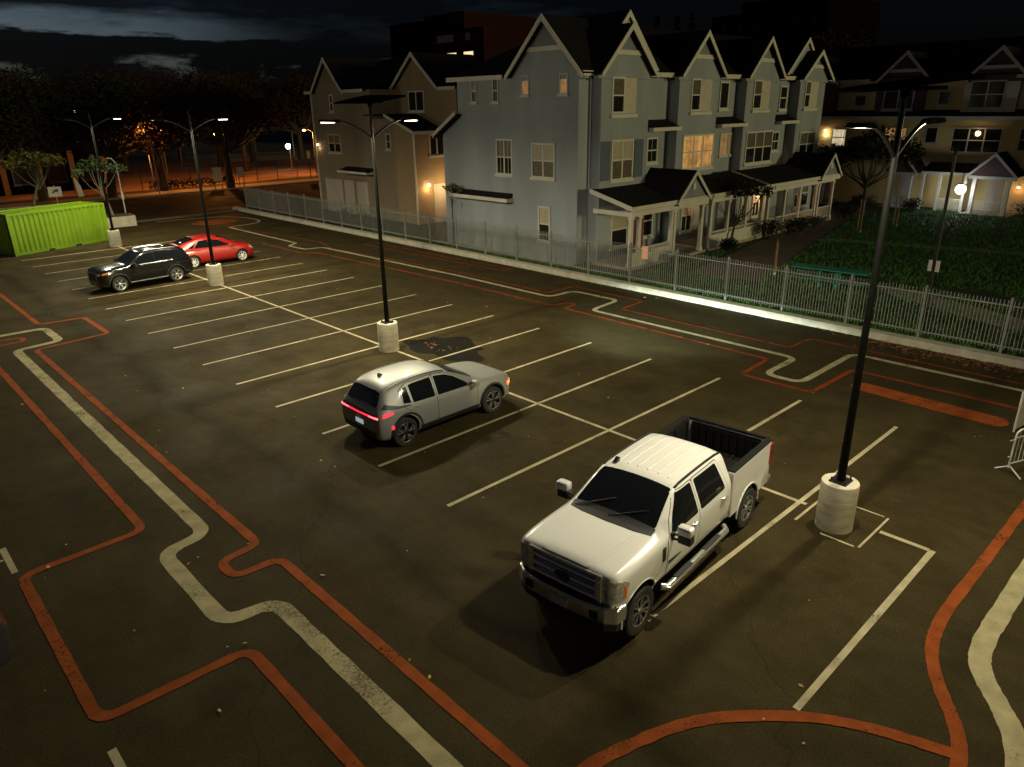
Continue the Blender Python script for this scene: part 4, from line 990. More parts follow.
# bushes
def bush(label, loc, r, h, mat, seed, group=None, n=150):
    rg = random.Random(seed); t = thing('bush', label, 'bush', loc, 0, group)
    st = MB()
    for i in range(5): a = i * 1.25; st.tube([(0, 0, -.02), (math.cos(a) * r * .5, math.sin(a) * r * .5, h * .6)], .02, 5)
    st.build('stem', M['bark'], t)
    c = MB(); cl = [(rg.uniform(-.5, .5) * r, rg.uniform(-.5, .5) * r, h * rg.uniform(.4, .62), r * .6, r * .6, h * .42) for _ in range(6)]
    leaf_cloud(c, cl, n, .065, rg); c.build('foliage', M[mat], t); return t
BU = [((22.9, 18.1, .14), .75, .8, 'leaf_dark', 'dark round bush at the foot of the red maple'), ((27.6, 18.2, .14), 1.0, 1.3, 'leaf_dark', 'large dark bush under the porch railing of the middle porch'),
      ((29.8, 18.0, .14), 1.0, 1.25, 'leaf_dark', 'dark bush in front of the lamp-lit porch, left of its steps'), ((32.0, 18.1, .14), .8, .9, 'leaf_green', 'green bush below the lit porch lamp'),
      ((34.2, 18.2, .14), .7, .8, 'leaf_green', 'bright green bush at the posts of the farthest blue porch'), ((18.4, 17.9, .14), .7, .7, 'leaf_dark', 'low dark bush in front of the red door porch'),
      ((38.9, 18.2, .14), 1.1, 1.1, 'leaf_dark', 'wide dark bush at the last blue porch'), ((45.8, 16.2, .14), .9, 1.0, 'leaf_dark', 'dark bush beside the left yellow porch'),
      ((45.8, 9.2, .14), 1.1, 1.4, 'leaf_dark', 'dark bush at the right edge beside the yellow porch'), ((45.9, 19.9, .14), .9, 1.0, 'leaf_dark', 'dark bush left of the yellow porches'),
      ((14.9, 42.6, .02), .8, 1.0, 'leaf_dark', 'dark bush at the foot of the brown wall, by the alley'), ((14.9, 45.0, .02), .9, 1.1, 'leaf_dark', 'dark bush at the foot of the brown wall, by the garage doors'),
      ((16.4, 55.0, .02), 1.0, 1.2, 'leaf_dark', 'dark bush at the far corner of the brown house')]
for i, (l, r, h, m, lb) in enumerate(BU): bush(lb, l, r, h, m, 50 + i)
hg = thing('hedge', 'long clipped dark hedge on the orange lit sidewalk across the street', 'hedge', (18.5, 80.3, .06))
hb = MB(); rg = random.Random(4)
leaf_cloud(hb, [(-5 + i * .45, 0, .55, .5, .55, .5) for i in range(20)], 70, .13, rg); hb.build('foliage', M['leaf_dark'], hg)
hb = MB()
for i in range(10): hb.tube([(-4.7 + i * .95, 0, 0), (-4.7 + i * .95, 0, .6)], .03, 5)
hb.build('stem', M['bark'], hg)

# ------------------------------------------------------------------ street beyond the lot
SOD = (1.0, .33, .055)
M['sodium'] = emat('sodium_lamp', (1, .42, .10), 30)
M['white_lamp'] = emat('white_street_lamp', (1, .95, .82), 20)
M['steel_pole'] = pmat('steel_pole', (.22, .21, .19), .5, metal=.5)
def street_lamp(loc, h, label, mat, power, col, r=.16, arm=1.2, group='street lamps beyond the lot', rz=0.0):
    t = thing('street_lamp', label, 'lamp', loc, rz, group)
    b = MB(); b.tube([(0, 0, 0), (0, 0, h - .3), (arm * .35, 0, h), (arm, 0, h + .1)], [.09, .06, .05, .04], 10); b.build('pole', M['steel_pole'], t, smooth=True)
    b = MB(); b.lathe([(.05, h + .22), (.2, h + .16), (.22, h + .08), (.1, h + .07)], 12, (arm, 0, 0)); hd = b.build('lamp_head', M['black_metal'], t)
    b = MB(); b.ball((arm, 0, h), r); b.build('globe', M[mat], hd)
    if power:
        l = bpy.data.lights.new('street_light', 'POINT'); l.energy = power; l.color = col; l.shadow_soft_size = .15
        o = bpy.data.objects.new('street_light', l); COL.objects.link(o); o.parent = t; o.location = (arm, 0, h - .35)
    return t
street_lamp((14.5, 83.0, 0), 4.6, 'orange sodium street lamp hidden in the leaves left of the tall lot lamp', 'sodium', SODIUM, SOD, rz=R(-90))
street_lamp((23.5, 83.5, 0), 5.4, 'orange sodium street lamp among the branches above the sidewalk hedge', 'sodium', SODIUM * 1.2, SOD, rz=R(180))
street_lamp((36.0, 86.0, 0), 5.4, 'orange sodium street lamp over the sports field fence', 'sodium', SODIUM * .7, SOD, rz=R(180))
street_lamp((4.0, 85.0, 0), 4.4, 'orange sodium street lamp at the end of the low wall behind the container', 'sodium', SODIUM * .10, SOD, rz=R(-90))
street_lamp((-6.5, 83.5, 0), 4.4, 'orange sodium street lamp at the far left behind the container', 'sodium', SODIUM * .08, SOD, rz=R(-90))
street_lamp((12.8, 76.6, 0), 6.6, 'orange sodium street lamp added inside the leaves to light them amber above the far lot lamps', 'sodium', SODIUM * .9, SOD, r=.12, arm=.5, rz=R(90))  # unseen lamp added so the leaves facing the lot turn amber
street_lamp((36.4, 93.4, 0), 3.2, 'bright white globe lamp beside a pale pole at the corner of the brown house', 'white_lamp', 30, (1, .95, .85), r=.34, arm=.3, rz=R(200))
for i, (x, y, z, lb) in enumerate([(39, 120, 6.2, 'left one of the distant pale lamps over the sports field'), (42, 121, 6.1, 'middle one of the distant pale lamps over the sports field'), (52, 122, 6.2, 'distant pale lamp over the sports field, closest to the brown house'),
    (30, 116, 8.0, 'highest one of the distant pale lamps in the trees'), (22, 100, 5.6, 'distant orange lamp shining through the foliage left of the lit lot lamp'), (14, 98, 6.8, 'distant orange lamp glinting high in the foliage above the lot corner'), (11, 95, 8.2, 'distant orange lamp glinting in the dark crown above the container corner'), (5.2, 96, 4.6, 'distant pale lamp glinting through the trees above the container')]):
    street_lamp((x, y, 0), z, lb, 'white_lamp' if i < 4 or i == 7 else 'sodium', 0, SOD, r=.2, arm=.4, group='distant lamps between the trees', rz=i * 1.1)
# low building behind the container trees
W = (0, 88.5, 0)
lw = thing('low_building', 'low dark building with pale pilasters behind the trees at the left', 'building', W)
m = MB(); m.box(-25, 11.5, 88.5, 100, 0, 4.2); m.build('wall', M['dark_wall'], lw, world=W)
m = MB(); m.box(-25.3, 11.8, 88.2, 100, 4.2, 4.5); m.build('roof', M['roof'], lw, world=W)
for i in range(12):
    m = MB(); m.box(-24 + i * 3.2, -23.5 + i * 3.2, 88.2, 88.49, 0, 4.15); m.build('pilaster', M['brown_siding'], lw, world=W)
for i in range(11): window(south(88.5), -23 + i * 3.2, -21.2 + i * 3.2, 1.0, 3.2, lw, W, rail=False, trim='black_metal')
# sports field fence
sf = thing('field_fence', 'dark wire fence with posts along the orange sports field', 'fence', (30, 82.2, 0))
for i in range(28):
    m = MB(); m.tube([(-17 + i * 2.6, 0, 0), (-17 + i * 2.6, 0, 2.2)], .04, 6); m.build('post', M['black_metal'], sf)
m = MB(); m.obox((-17, 0, 2.2), (53.2, 0, 2.2), .05, .05); m.obox((-17, 0, .9), (53.2, 0, .9), .03, .03); m.build('rail', M['black_metal'], sf)
# boards, posts, planter, sign, banner
def board(label, loc, wd, h0, h1, mat='white_trim', rz=0.0, name='notice_board'):
    t = thing(name, label, 'sign', loc, rz)
    m = MB(); m.tube([(-wd * .4, 0, 0), (-wd * .4, 0, h1)], .04, 6); m.tube([(wd * .4, 0, 0), (wd * .4, 0, h1)], .04, 6); m.build('post', M['black_metal'], t)
    m = MB(); m.box(-wd / 2, wd / 2, -.05, -.02, h0, h1); m.build('panel', M[mat], t); return t
M['poster'] = pmat('pale_poster', (.5, .45, .36), .8, var=.15)
board('pale board on the fence of the orange sports field', (38.5, 82.0, 0), 1.7, 1.2, 2.2, 'poster', R(-30)); board('small pale board on the left side of the street tree trunk', (19.0, 76.7, .06), .9, .8, 2.2, 'poster', R(-30)); board('small pale board on the right side of the street tree trunk', (21.4, 76.3, .06), .6, 1.1, 2.1, 'poster', R(-30))
t = thing('street_sign', 'dark street sign post with a narrow pale plate beside the brown house', 'sign', (31.5, 79.5, .06), R(-30))
m = MB(); m.tube([(0, 0, 0), (0, 0, 3.2)], .05, 8); m.build('post', M['black_metal'], t); m = MB(); m.box(-.18, .18, -.07, -.05, 2.3, 3.2); m.build('plate', M['poster'], t)
M['blue_sign'] = pmat('blue_sign_ink', (.03, .09, .22), .6)
t = thing('yard_sign', 'small white sign with a blue arrow emblem behind the green container', 'sign', (1.9, 69.0, 0), R(-25))
m = MB(); m.tube([(0, 0, 0), (0, 0, 2.3)], .03, 6); m.build('post', M['steel_pole'], t); m = MB(); m.box(-.5, .5, -.06, -.03, 1.35, 2.15); m.build('panel', M['white_trim'], t)
m = MB(); m.ext([(-.32, -.07, 1.62), (-.1, -.07, 1.62), (.3, -.07, 1.95), (.08, -.07, 1.95)], (0, .009, 0)); m.ext([(-.2, -.07, 1.86), (.3, -.07, 1.95), (.22, -.07, 1.68)], (0, .008, 0)); m.build('emblem', M['blue_sign'], t)
t = thing('feather_banner', 'tall narrow white banner on a pole behind the middle of the container', 'banner', (4.1, 71.0, 0), R(-25))
m = MB(); m.tube([(0, 0, 0), (0, 0, 1.2), (-.12, 0, 2.6)], .02, 6); m.build('pole', M['steel_pole'], t)
m = MB(); m.ext([(-.02, -.02, 1.0), (.42, -.02, 1.0), (.3, -.02, 1.9), (-.05, -.02, 2.6), (-.12, -.02, 2.55)], (0, .02, 0)); m.build('cloth', M['white_trim'], t)
t = thing('concrete_planter', 'low square concrete planter at the end of the green container', 'planter', (3.0, 57.0, 0), R(-5))
m = MB(); m.box(-1.0, 1.0, -1.0, 1.0, 0, .75); m.build('block', M['concrete'], t, bevel=.03); m = MB(); m.box(-.85, .85, -.85, .85, .7, .78); m.build('soil', M['earth'], t)
t = thing('bent_post', 'thin pale street sign pole with a hooked top beside the planter tree', 'pole', (4.6, 60.5, 0))
m = MB(); m.tube([(0, 0, 0), (0, 0, 4.2), (-.25, 0, 4.6), (-.6, 0, 4.65)], .05, 8); m.build('pole', M['galv'], t, smooth=True); m = MB(); m.tube([(0, -.03, 1.5), (0, -.03, 2.1)], .09, 8); m.build('reflector', M['white_trim'], t)

# ------------------------------------------------------------------ courtyard furniture
M['teal'] = pmat('teal_paint', (.02, .19, .13), .45, var=.15, vscale=4)
t = thing('picnic_table', 'teal metal picnic table on the lawn behind the picket fence', 'table', (18.6, 10.35, .14), R(97))
m = MB(); m.box(-1.65, 1.65, -.42, .42, .78, .84); m.build('tabletop', M['teal'], t, bevel=.02)
for s in (-1, 1):
    m = MB(); m.box(-1.65, 1.65, s * .72 - .14, s * .72 + .14, .42, .47); m.build('bench', M['teal'], t, bevel=.015)
for x in (-.35, .35):
    m = MB(); m.box(x - .05, x + .05, -.3, .3, 0, .779); m.box(x - .045, x + .045, -.80, .80, .35, .419); m.build('leg', M['teal'], t)
def stakes(label, loc, rz, h=1.6):
    t = thing('tree_stake', label, 'stake', loc, rz, 'wooden stakes of the newly planted saplings')
    for s in (-1, 1):
        m = MB(); m.tube([(s * .28, 0, -.1), (s * .26, 0, h)], .035, 7); m.build('stake', M['wood'], t)
    m = MB(); m.tube([(-.27, 0, h * .78), (0, .02, h * .76), (.27, 0, h * .78)], .012, 5); m.build('tie', M['rubber'], t)
    m = MB(); m.lathe([(.045, .0), (.045, .12), (.02, .12)], 8, (-.28, 0, 0)); m.build('white_sleeve', M['white_trim'], t)
    m = MB(); m.tube([(0, 0, -.05), (.02, .01, h * .8), (.05, 0, h + .7)], [.02, .014, .006], 6); m.build('sapling', M['bark'], t)
stakes('pair of brown stakes on the lawn nearest the picket fence', (19.5, 13.4, .14), R(30)); stakes('pair of brown stakes on the lit patch of lawn in mid courtyard', (34.2, 15.4, .14), R(40), 2.0); stakes('pair of brown stakes farthest away on the dark lawn before the yellow porches', (38.0, 14.6, .14), R(40), 2.0)
t = thing('courtyard_post', 'dark slender post with two small white plates on the lawn behind the fence', 'pole', (17.4, 5.9, .14))
m = MB(); m.lathe([(.16, 0), (.16, .08), (.075, .1), (.06, 4.3), (.055, 5.9), (.01, 5.9)], 12); m.build('pole', M['black_metal'], t, smooth=True)
m = MB(); m.tube([(0, 0, 5.7), (.2, .1, 6.0), (.6, .3, 6.1)], .04, 8); m.build('arm', M['black_metal'], t)
for s in (-1, 1):
    m = MB(); m.box(-.03, .03, s * .13 - .07, s * .13 + .07, 1.55, 1.98); m.build('plate', M['white_trim'], t)
# crowd barriers at the right edge
def barrier(label, loc, rz):
    t = thing('crowd_barrier', label, 'barrier', loc, rz, 'steel crowd barriers at the right edge')
    fr = [(0, 0, .16), (0, 0, .95), (.02, 0, 1.03), (.1, 0, 1.08), (2.1, 0, 1.08), (2.18, 0, 1.03), (2.2, 0, .95), (2.2, 0, .16)]
    m = MB(); m.tube(fr, .02, 8); m.tube([(0, 0, .26), (2.2, 0, .26)], .016, 8); m.tube([(0, 0, .9), (2.2, 0, .9)], .014, 8); m.build('frame', M['galv'], t, smooth=True)
    m = MB()
    for i in range(1, 16): m.tube([(2.2 * i / 16, 0, .26), (2.2 * i / 16, 0, 1.08)], .008, 6)
    m.build('bars', M['galv'], t)
    for x in (.03, 2.17):
        m = MB(); m.tube([(x, -.30, .0), (x, -.26, .03), (x, 0, .2), (x, .26, .03), (x, .30, 0)], .018, 8); m.build('foot', M['galv'], t, smooth=True)
    m = MB(); m.tube([(-.02, 0, .86), (-.16, 0, .86)], .012, 6); m.tube([(-.02, 0, .45), (-.1, 0, .45)], .012, 6); m.tube([(2.22, 0, .86), (2.3, 0, .86)], .012, 6); m.build('hook', M['galv'], t)
barrier('steel crowd barrier with its hooked end at the right edge of the lot', (4.45, -.12, 0), R(-22))
t = thing('mesh_screen', 'grey sheet screen standing behind the crowd barrier at the right edge', 'screen', (7.1, .39, 0), R(-8))
m = MB(); m.box(0, 3.2, -.02, .02, .06, 1.05); m.build('sheet', M['concrete'], t)
for x in (.02, 3.18):
    m = MB(); m.tube([(x, 0, .0), (x, 0, 1.1)], .025, 8); m.build('post', M['galv'], t)
# ------------------------------------------------------------------ vehicles
def evaluated(o):
    dg = bpy.context.evaluated_depsgraph_get(); dg.update()
    return bpy.data.meshes.new_from_object(o.evaluated_get(dg), depsgraph=dg)
def loft(name, stations, mats, cre_rows=(), cre_st=(), sub=3, arches=(), cutboxes=()):
    """Car body: half cross-sections (y, z) along x, mirrored, smoothed, with wheel arches cut out. Returns (object, BVH)."""
    bm = bmesh.new(); cr = bm.edges.layers.float.new('crease_edge')
    n = len(stations[0][1]); rows = []
    for x, sec in stations:
        pts = [(x, y, z) for y, z in sec] + [(x, -y, z) for y, z in reversed(sec[1:-1])]
        rows.append([bm.verts.new(p) for p in pts])
    m = 2 * n - 2
    for a, b in zip(rows, rows[1:]):
        for i in range(m): bm.faces.new((a[i], a[(i + 1) % m], b[(i + 1) % m], b[i]))
    for rw in (rows[0], rows[-1]):
        for i in range(n - 1):
            j0, j1 = (m - i) % m, m - i - 1
            vs = [rw[i], rw[i + 1], rw[j1], rw[j0]]
            u = []
            for v in vs:
                if v not in u: u.append(v)
            if len(u) >= 3: bm.faces.new(u)
    bm.edges.index_update()
    for e in bm.edges:
        for ri, c in cre_rows:
            for rw in range(len(rows) - 1):
                for idx in (ri, (m - ri) % m):
                    if {e.verts[0], e.verts[1]} == {rows[rw][idx], rows[rw + 1][idx]}: e[cr] = max(e[cr], c)
        for si, c in cre_st:
            if e.verts[0] in rows[si] and e.verts[1] in rows[si]: e[cr] = max(e[cr], c)
    bmesh.ops.recalc_face_normals(bm, faces=bm.faces)
    me = bpy.data.meshes.new(name); bm.to_mesh(me); bm.free()
    for q in mats: me.materials.append(q)
    o = bpy.data.objects.new(name, me); COL.objects.link(o)
    s = o.modifiers.new('s', 'SUBSURF'); s.levels = sub; s.render_levels = sub
    full = evaluated(o)
    bmf = bmesh.new(); bmf.from_mesh(full); bvh = BVHTree.FromBMesh(bmf); bmf.free()
    cutters = []
    for (cx, cz, r, yin) in arches:
        for sg in (-1, 1):
            mb = MB(); prof = [(r, yin), (r, 1.4)]
            mb.lathe([(.001, sg * yin), (r, sg * yin), (r, sg * 1.4), (.001, sg * 1.4)], 40, (cx, 0, cz), 'y')
            c = mb.build('cutter', mats[-1]); cutters.append(c)
    for bx in cutboxes:
        mb = MB(); mb.box(*bx); cutters.append(mb.build('cutter', mats[-1]))
    for c in cutters:
        b = o.modifiers.new('b', 'BOOLEAN'); b.operation = 'DIFFERENCE'; b.object = c; b.solver = 'EXACT'
        try: b.material_mode = 'TRANSFER'
        except Exception: pass
    res = evaluated(o); o.modifiers.clear(); o.data = res; res.name = name
    for c in cutters: bpy.data.objects.remove(c, do_unlink=True)
    for p in res.polygons: p.use_smooth = True
    res.set_sharp_from_angle(angle=R(34))
    return o, bvh

def door(bvh, poly, sg, mat, name, parent, off=.006):
    c = [sum(p[k] for p in poly) / len(poly) for k in (0, 1)]
    w_ = [max(p[k] for p in poly) - min(p[k] for p in poly) for k in (0, 1)]
    d = patch(bvh, poly, 'y', sg, off, mat, name, parent)
    big = [tuple(c[k] + (p[k] - c[k]) * (1 + .026 / w_[k]) for k in (0, 1)) for p in poly]
    patch(bvh, big, 'y', sg, off * .45, M['under'], 'shut_line', d, skirt=0)
    return d
def rpoly(pts, r=.05, n=4):
    return [tuple(p) for p in fillet(pts, r, n, closed=True)]
def patch(bvh, poly, axis, sg, off, mat, name, parent, grid=.09, skirt=.012, thick=None, keep=None):
    """Panel laid on the body: a 2-D outline projected along an axis on the body surface and lifted by off."""
    bm = bmesh.new()
    def lift(a, b):
        return {'y': Vector((a, 0, b)), 'z': Vector((a, b, 0)), 'x': Vector((0, a, b))}[axis]
    f = bm.faces.new([bm.verts.new(lift(a, b)) for a, b in poly])
    ax = {'y': (0, 2), 'z': (0, 1), 'x': (1, 2)}[axis]
    for k in ax:
        lo = min(v.co[k] for v in bm.verts); hi = max(v.co[k] for v in bm.verts)
        c = math.ceil(lo / grid) * grid
        while c < hi:
            if c - lo > .004 and hi - c > .004:
                no = Vector((0, 0, 0)); no[k] = 1; pc = Vector((0, 0, 0)); pc[k] = c
                bmesh.ops.bisect_plane(bm, geom=bm.verts[:] + bm.edges[:] + bm.faces[:], plane_co=pc, plane_no=no)
            c += grid
    di = {'y': Vector((0, -sg, 0)), 'z': Vector((0, 0, -sg)), 'x': Vector((-sg, 0, 0))}[axis]
    nrm = {}
    for v in bm.verts:
        o = v.co - di * 8
        hit, no, idx, _ = bvh.ray_cast(o, di)
        if hit is None:
            hit, no, idx, _ = bvh.find_nearest(v.co + (-di) * .9)
        if no.dot(di) > 0: no = -no
        v.co = hit + no * off; nrm[v] = no
    if skirt:
        bd = [e for e in bm.edges if e.is_boundary]
        r = bmesh.ops.extrude_edge_only(bm, edges=bd)
        nv = [g for g in r['geom'] if isinstance(g, bmesh.types.BMVert)]
        for v in nv:
            src = min(nrm, key=lambda q: (q.co - v.co).length_squared)
            v.co = v.co - nrm[src] * (off + skirt)
    bmesh.ops.recalc_face_normals(bm, faces=bm.faces)
    # keep the visible side outward
    fs = [f for f in bm.faces if f.normal.dot(di) > .0]
    if len(fs) > len(bm.faces) * .6: bmesh.ops.reverse_faces(bm, faces=bm.faces)
    me = bpy.data.meshes.new(name); bm.to_mesh(me); bm.free(); me.materials.append(mat)
    me.shade_smooth(); me.set_sharp_from_angle(angle=R(45))
    o = bpy.data.objects.new(name, me); COL.objects.link(o); o.parent = parent; return o

def wheel(root, x, y, r, wd, spokes, rim_mat, style='split', rimr=.70):
    sg = 1 if y > 0 else -1; h = wd / 2
    t = MB(); pr = [(r * rimr, -h * .9), (r * .80, -h), (r * .93, -h * .97), (r * .985, -h * .75)]
    for i in range(7):
        q = -h * .7 + 1.4 * h * i / 6; pr += [(r, q - .02 * h), (r, q + .12 * h), (r * .985, q + .13 * h), (r * .985, q + .18 * h)]
    pr = [p for p in pr if abs(p[1]) <= h] + [(r * .985, h * .78), (r * .93, h * .97), (r * .80, h), (r * rimr, h * .9)]
    t.lathe(pr, 40, (x, y, r), 'y', caps=False)
    tw = t.build('wheel', M['rubber'], root, smooth=True)
    d = MB(); d.lathe([(.01, -h * .5), (r * .68, -h * .5), (r * .70, -h * .9), (r * .71, h * .9), (r * .69, h * .93), (r * .66, h * .90), (r * .655, sg * h * -.2) if False else (r * .65, h * .86)], 40, (x, y, r), 'y') if False else None
    # rim: barrel, lip, spokes, hub
    o = (x, y, r)
    rb = MB(); f = sg * h * .86
    rb.lathe([(r * rimr * 1.01, -h * .85), (r * rimr * 1.01, h * .85), (r * rimr * .95, h * .85), (r * rimr * .95, -h * .85)], 40, o, 'y', caps=False)
    rb.lathe([(r * rimr * 1.03, f - sg * .02), (r * rimr * 1.03, f + sg * .012), (r * rimr * .94, f + sg * .006), (r * rimr * .94, f - sg * .02)], 40, o, 'y', caps=False)
    for k in range(spokes):
        a0 = 2 * math.pi * k / spokes
        for da in ((-.15, .15) if style == 'split' else (0,)):
            a = a0 + da; wdt = r * (.07 if style == 'split' else .13)
            ai = a0 + da * .35
            p0 = Vector((x + math.cos(ai) * r * .12, y + f - sg * .025, r + math.sin(ai) * r * .12)); p1 = Vector((x + math.cos(a) * r * rimr * .97, y + f - sg * .012, r + math.sin(a) * r * rimr * .97))
            rb.obox(p0, p1, wdt, .035, up=(0, 1, 0))
    rb.lathe([(r * .17, f - sg * .05), (r * .17, f + sg * .0), (r * .10, f + sg * .015), (.005, f + sg * .015)], 20, o, 'y')
    rb.build('rim', rim_mat, tw, smooth=True)
    dk = MB(); dk.lathe([(.005, f - sg * .10), (r * rimr * .94, f - sg * .10), (r * rimr * .94, f - sg * .12), (.005, f - sg * .12)], 28, o, 'y'); dk.build('brake_disc', M['dark_alloy'], tw)
    return tw

def paint(name, col, metal=.0, rough=.28, flake=.0):
    m = pmat(name, col, rough, metal=metal, coat=.8, var=.05, vscale=1.2); return m
M['car_glass'] = pmat('car_glass', (.006, .007, .008), .04, spec=.8)
M['under'] = pmat('underbody', (.008, .008, .008), .9)
M['truck_white'] = paint('truck_white', (.62, .61, .585))
M['silver'] = paint('silver_paint', (.25, .255, .235), .35, .48)
M['black_paint'] = paint('black_paint', (.006, .006, .007), 0, .15)
M['red_paint_car'] = paint('red_car_paint', (.30, .008, .006), .1, .3)
M['clear_lens'] = pmat('clear_lens', (.50, .50, .47), .12, metal=.15, coat=1, var=.5, vscale=14)
M['red_lens'] = pmat('red_lens', (.30, .008, .01), .15, coat=.5)
M['amber_lens'] = pmat('amber_lens', (.55, .16, .02), .2)
M['tail_on'] = emat('tail_lamp_lit', (1, .03, .06), 1.5)
M['tail_hot'] = emat('tail_lamp_core', (1, .16, .20), 2.2)
M['amber_on'] = emat('amber_lamp_lit', (1, .16, .03), 3.0)
M['head_on'] = emat('headlamp_lit', (.93, .97, 1), 8)
M['plate'] = pmat('licence_plate', (.62, .56, .52), .5)
M['plate_glow'] = emat('licence_plate_glow', (.8, .9, 1), .35)  # the plate itself glows, standing in for light from its small lamp
M['bed_liner'] = pmat('bed_liner', (.007, .0065, .006), .85, spec=.15, bump=.4, bscale=50)
M['seat_cloth'] = pmat('seat_cloth', (.05, .047, .042), .9)

# ---- white crew-cab pickup -------------------------------------------------------
HT = R(180 + 6.0)
tx, ty = -5.83, 3.50
tk = thing('pickup_truck', 'white crew cab pickup truck with chrome grille and open black bed beside the near lamp', 'truck', (tx, ty, 0), HT)
def sec(zb, yw, zm, ys, zs, y5, z5, zt, k=.6):
    return [(0, zb), (yw * .84, zb), (yw * .965, zb + .08), (yw, zm), (ys, zs), (y5, z5), (y5 * k, zt - (zt - z5) * .22), (0, zt)]
ST = [
    (.68, sec(.66, .88, 1.0, .87, 1.24, .80, 1.32, 1.35)), (.64, sec(.62, .94, 1.0, .93, 1.28, .84, 1.355, 1.39)), (.54, sec(.56, .985, 1.0, .975, 1.305, .86, 1.385, 1.42)),
    (.2, sec(.52, 1.015, .98, 1.0, 1.33, .86, 1.41, 1.45)), (-.25, sec(.52, 1.015, .96, 1.0, 1.345, .84, 1.43, 1.47)), (-.56, sec(.52, 1.01, .95, .995, 1.355, .82, 1.445, 1.485)),
    (-.66, sec(.52, 1.01, .95, .995, 1.36, .815, 1.465, 1.51)), (-1.05, sec(.52, 1.01, .95, .995, 1.36, .785, 1.71, 1.785)), (-1.43, sec(.52, 1.01, .95, .995, 1.36, .745, 1.915, 1.985)), (-1.58, sec(.52, 1.01, .95, .995, 1.36, .745, 1.94, 2.015)),
    (-2.3, sec(.52, 1.01, .95, .995, 1.36, .75, 1.95, 2.03)), (-2.95, sec(.52, 1.01, .95, .995, 1.36, .745, 1.94, 2.015)), (-3.12, sec(.52, 1.01, .95, .99, 1.36, .74, 1.915, 1.985)), (-3.19, sec(.52, 1.0, .95, .985, 1.36, .735, 1.88, 1.94))]
body, TB = loft('body', ST, [M['truck_white'], M['under']], cre_rows=((1, .5), (4, .35), (5, .42)), cre_st=((0, .5), (6, .25), (13, .8)), arches=[(0, .46, .52, .62)])
body.parent = tk
WS = rpoly([(-.70, -.79), (-.70, .79), (-1.40, .675), (-1.40, -.675)], .06)
patch(TB, WS, 'z', 1, .004, M['car_glass'], 'windshield', tk)
cw = rpoly([(-.56, -.80), (-.48, -.5), (-.45, 0), (-.48, .5), (-.56, .80), (-.71, .80), (-.71, -.80)], .02)
patch(TB, cw, 'z', 1, .008, M['black_plastic'], 'cowl', tk)
for y0_, y1_ in ((-.72, -.08), (-.05, .55)):
    b = MB(); pts = []
    for i in range(6):
        u = i / 5; x = -.60 - .30 * u; y = y0_ + (y1_ - y0_) * u
        h = TB.ray_cast(Vector((x, y, 4)), Vector((0, 0, -1)))[0]; pts.append(h + Vector((.006, 0, .022)))
    b.tube(pts, .009, 6); b.build('wiper', M['black_plastic'], tk)
# roof mouldings and the small dark camera housing on the roof
for s in (-1, 1):
    b = MB(); pts = []
    for i in range(12):
        x = -1.45 - 1.66 * i / 11; h = TB.ray_cast(Vector((x, s * .70, 4)), Vector((0, 0, -1)))[0]; pts.append(h + Vector((0, 0, .004)))
    b.tube(pts, .024, 6); b.build('roof_moulding', M['black_plastic'], tk)
b = MB(); b.ext([(-1.50, -.55, 1.98), (-1.62, -.55, 1.98), (-1.62, -.55, 2.055), (-1.58, -.55, 2.065)], (0, .07, 0)); b.build('roof_antenna', M['black_plastic'], tk)
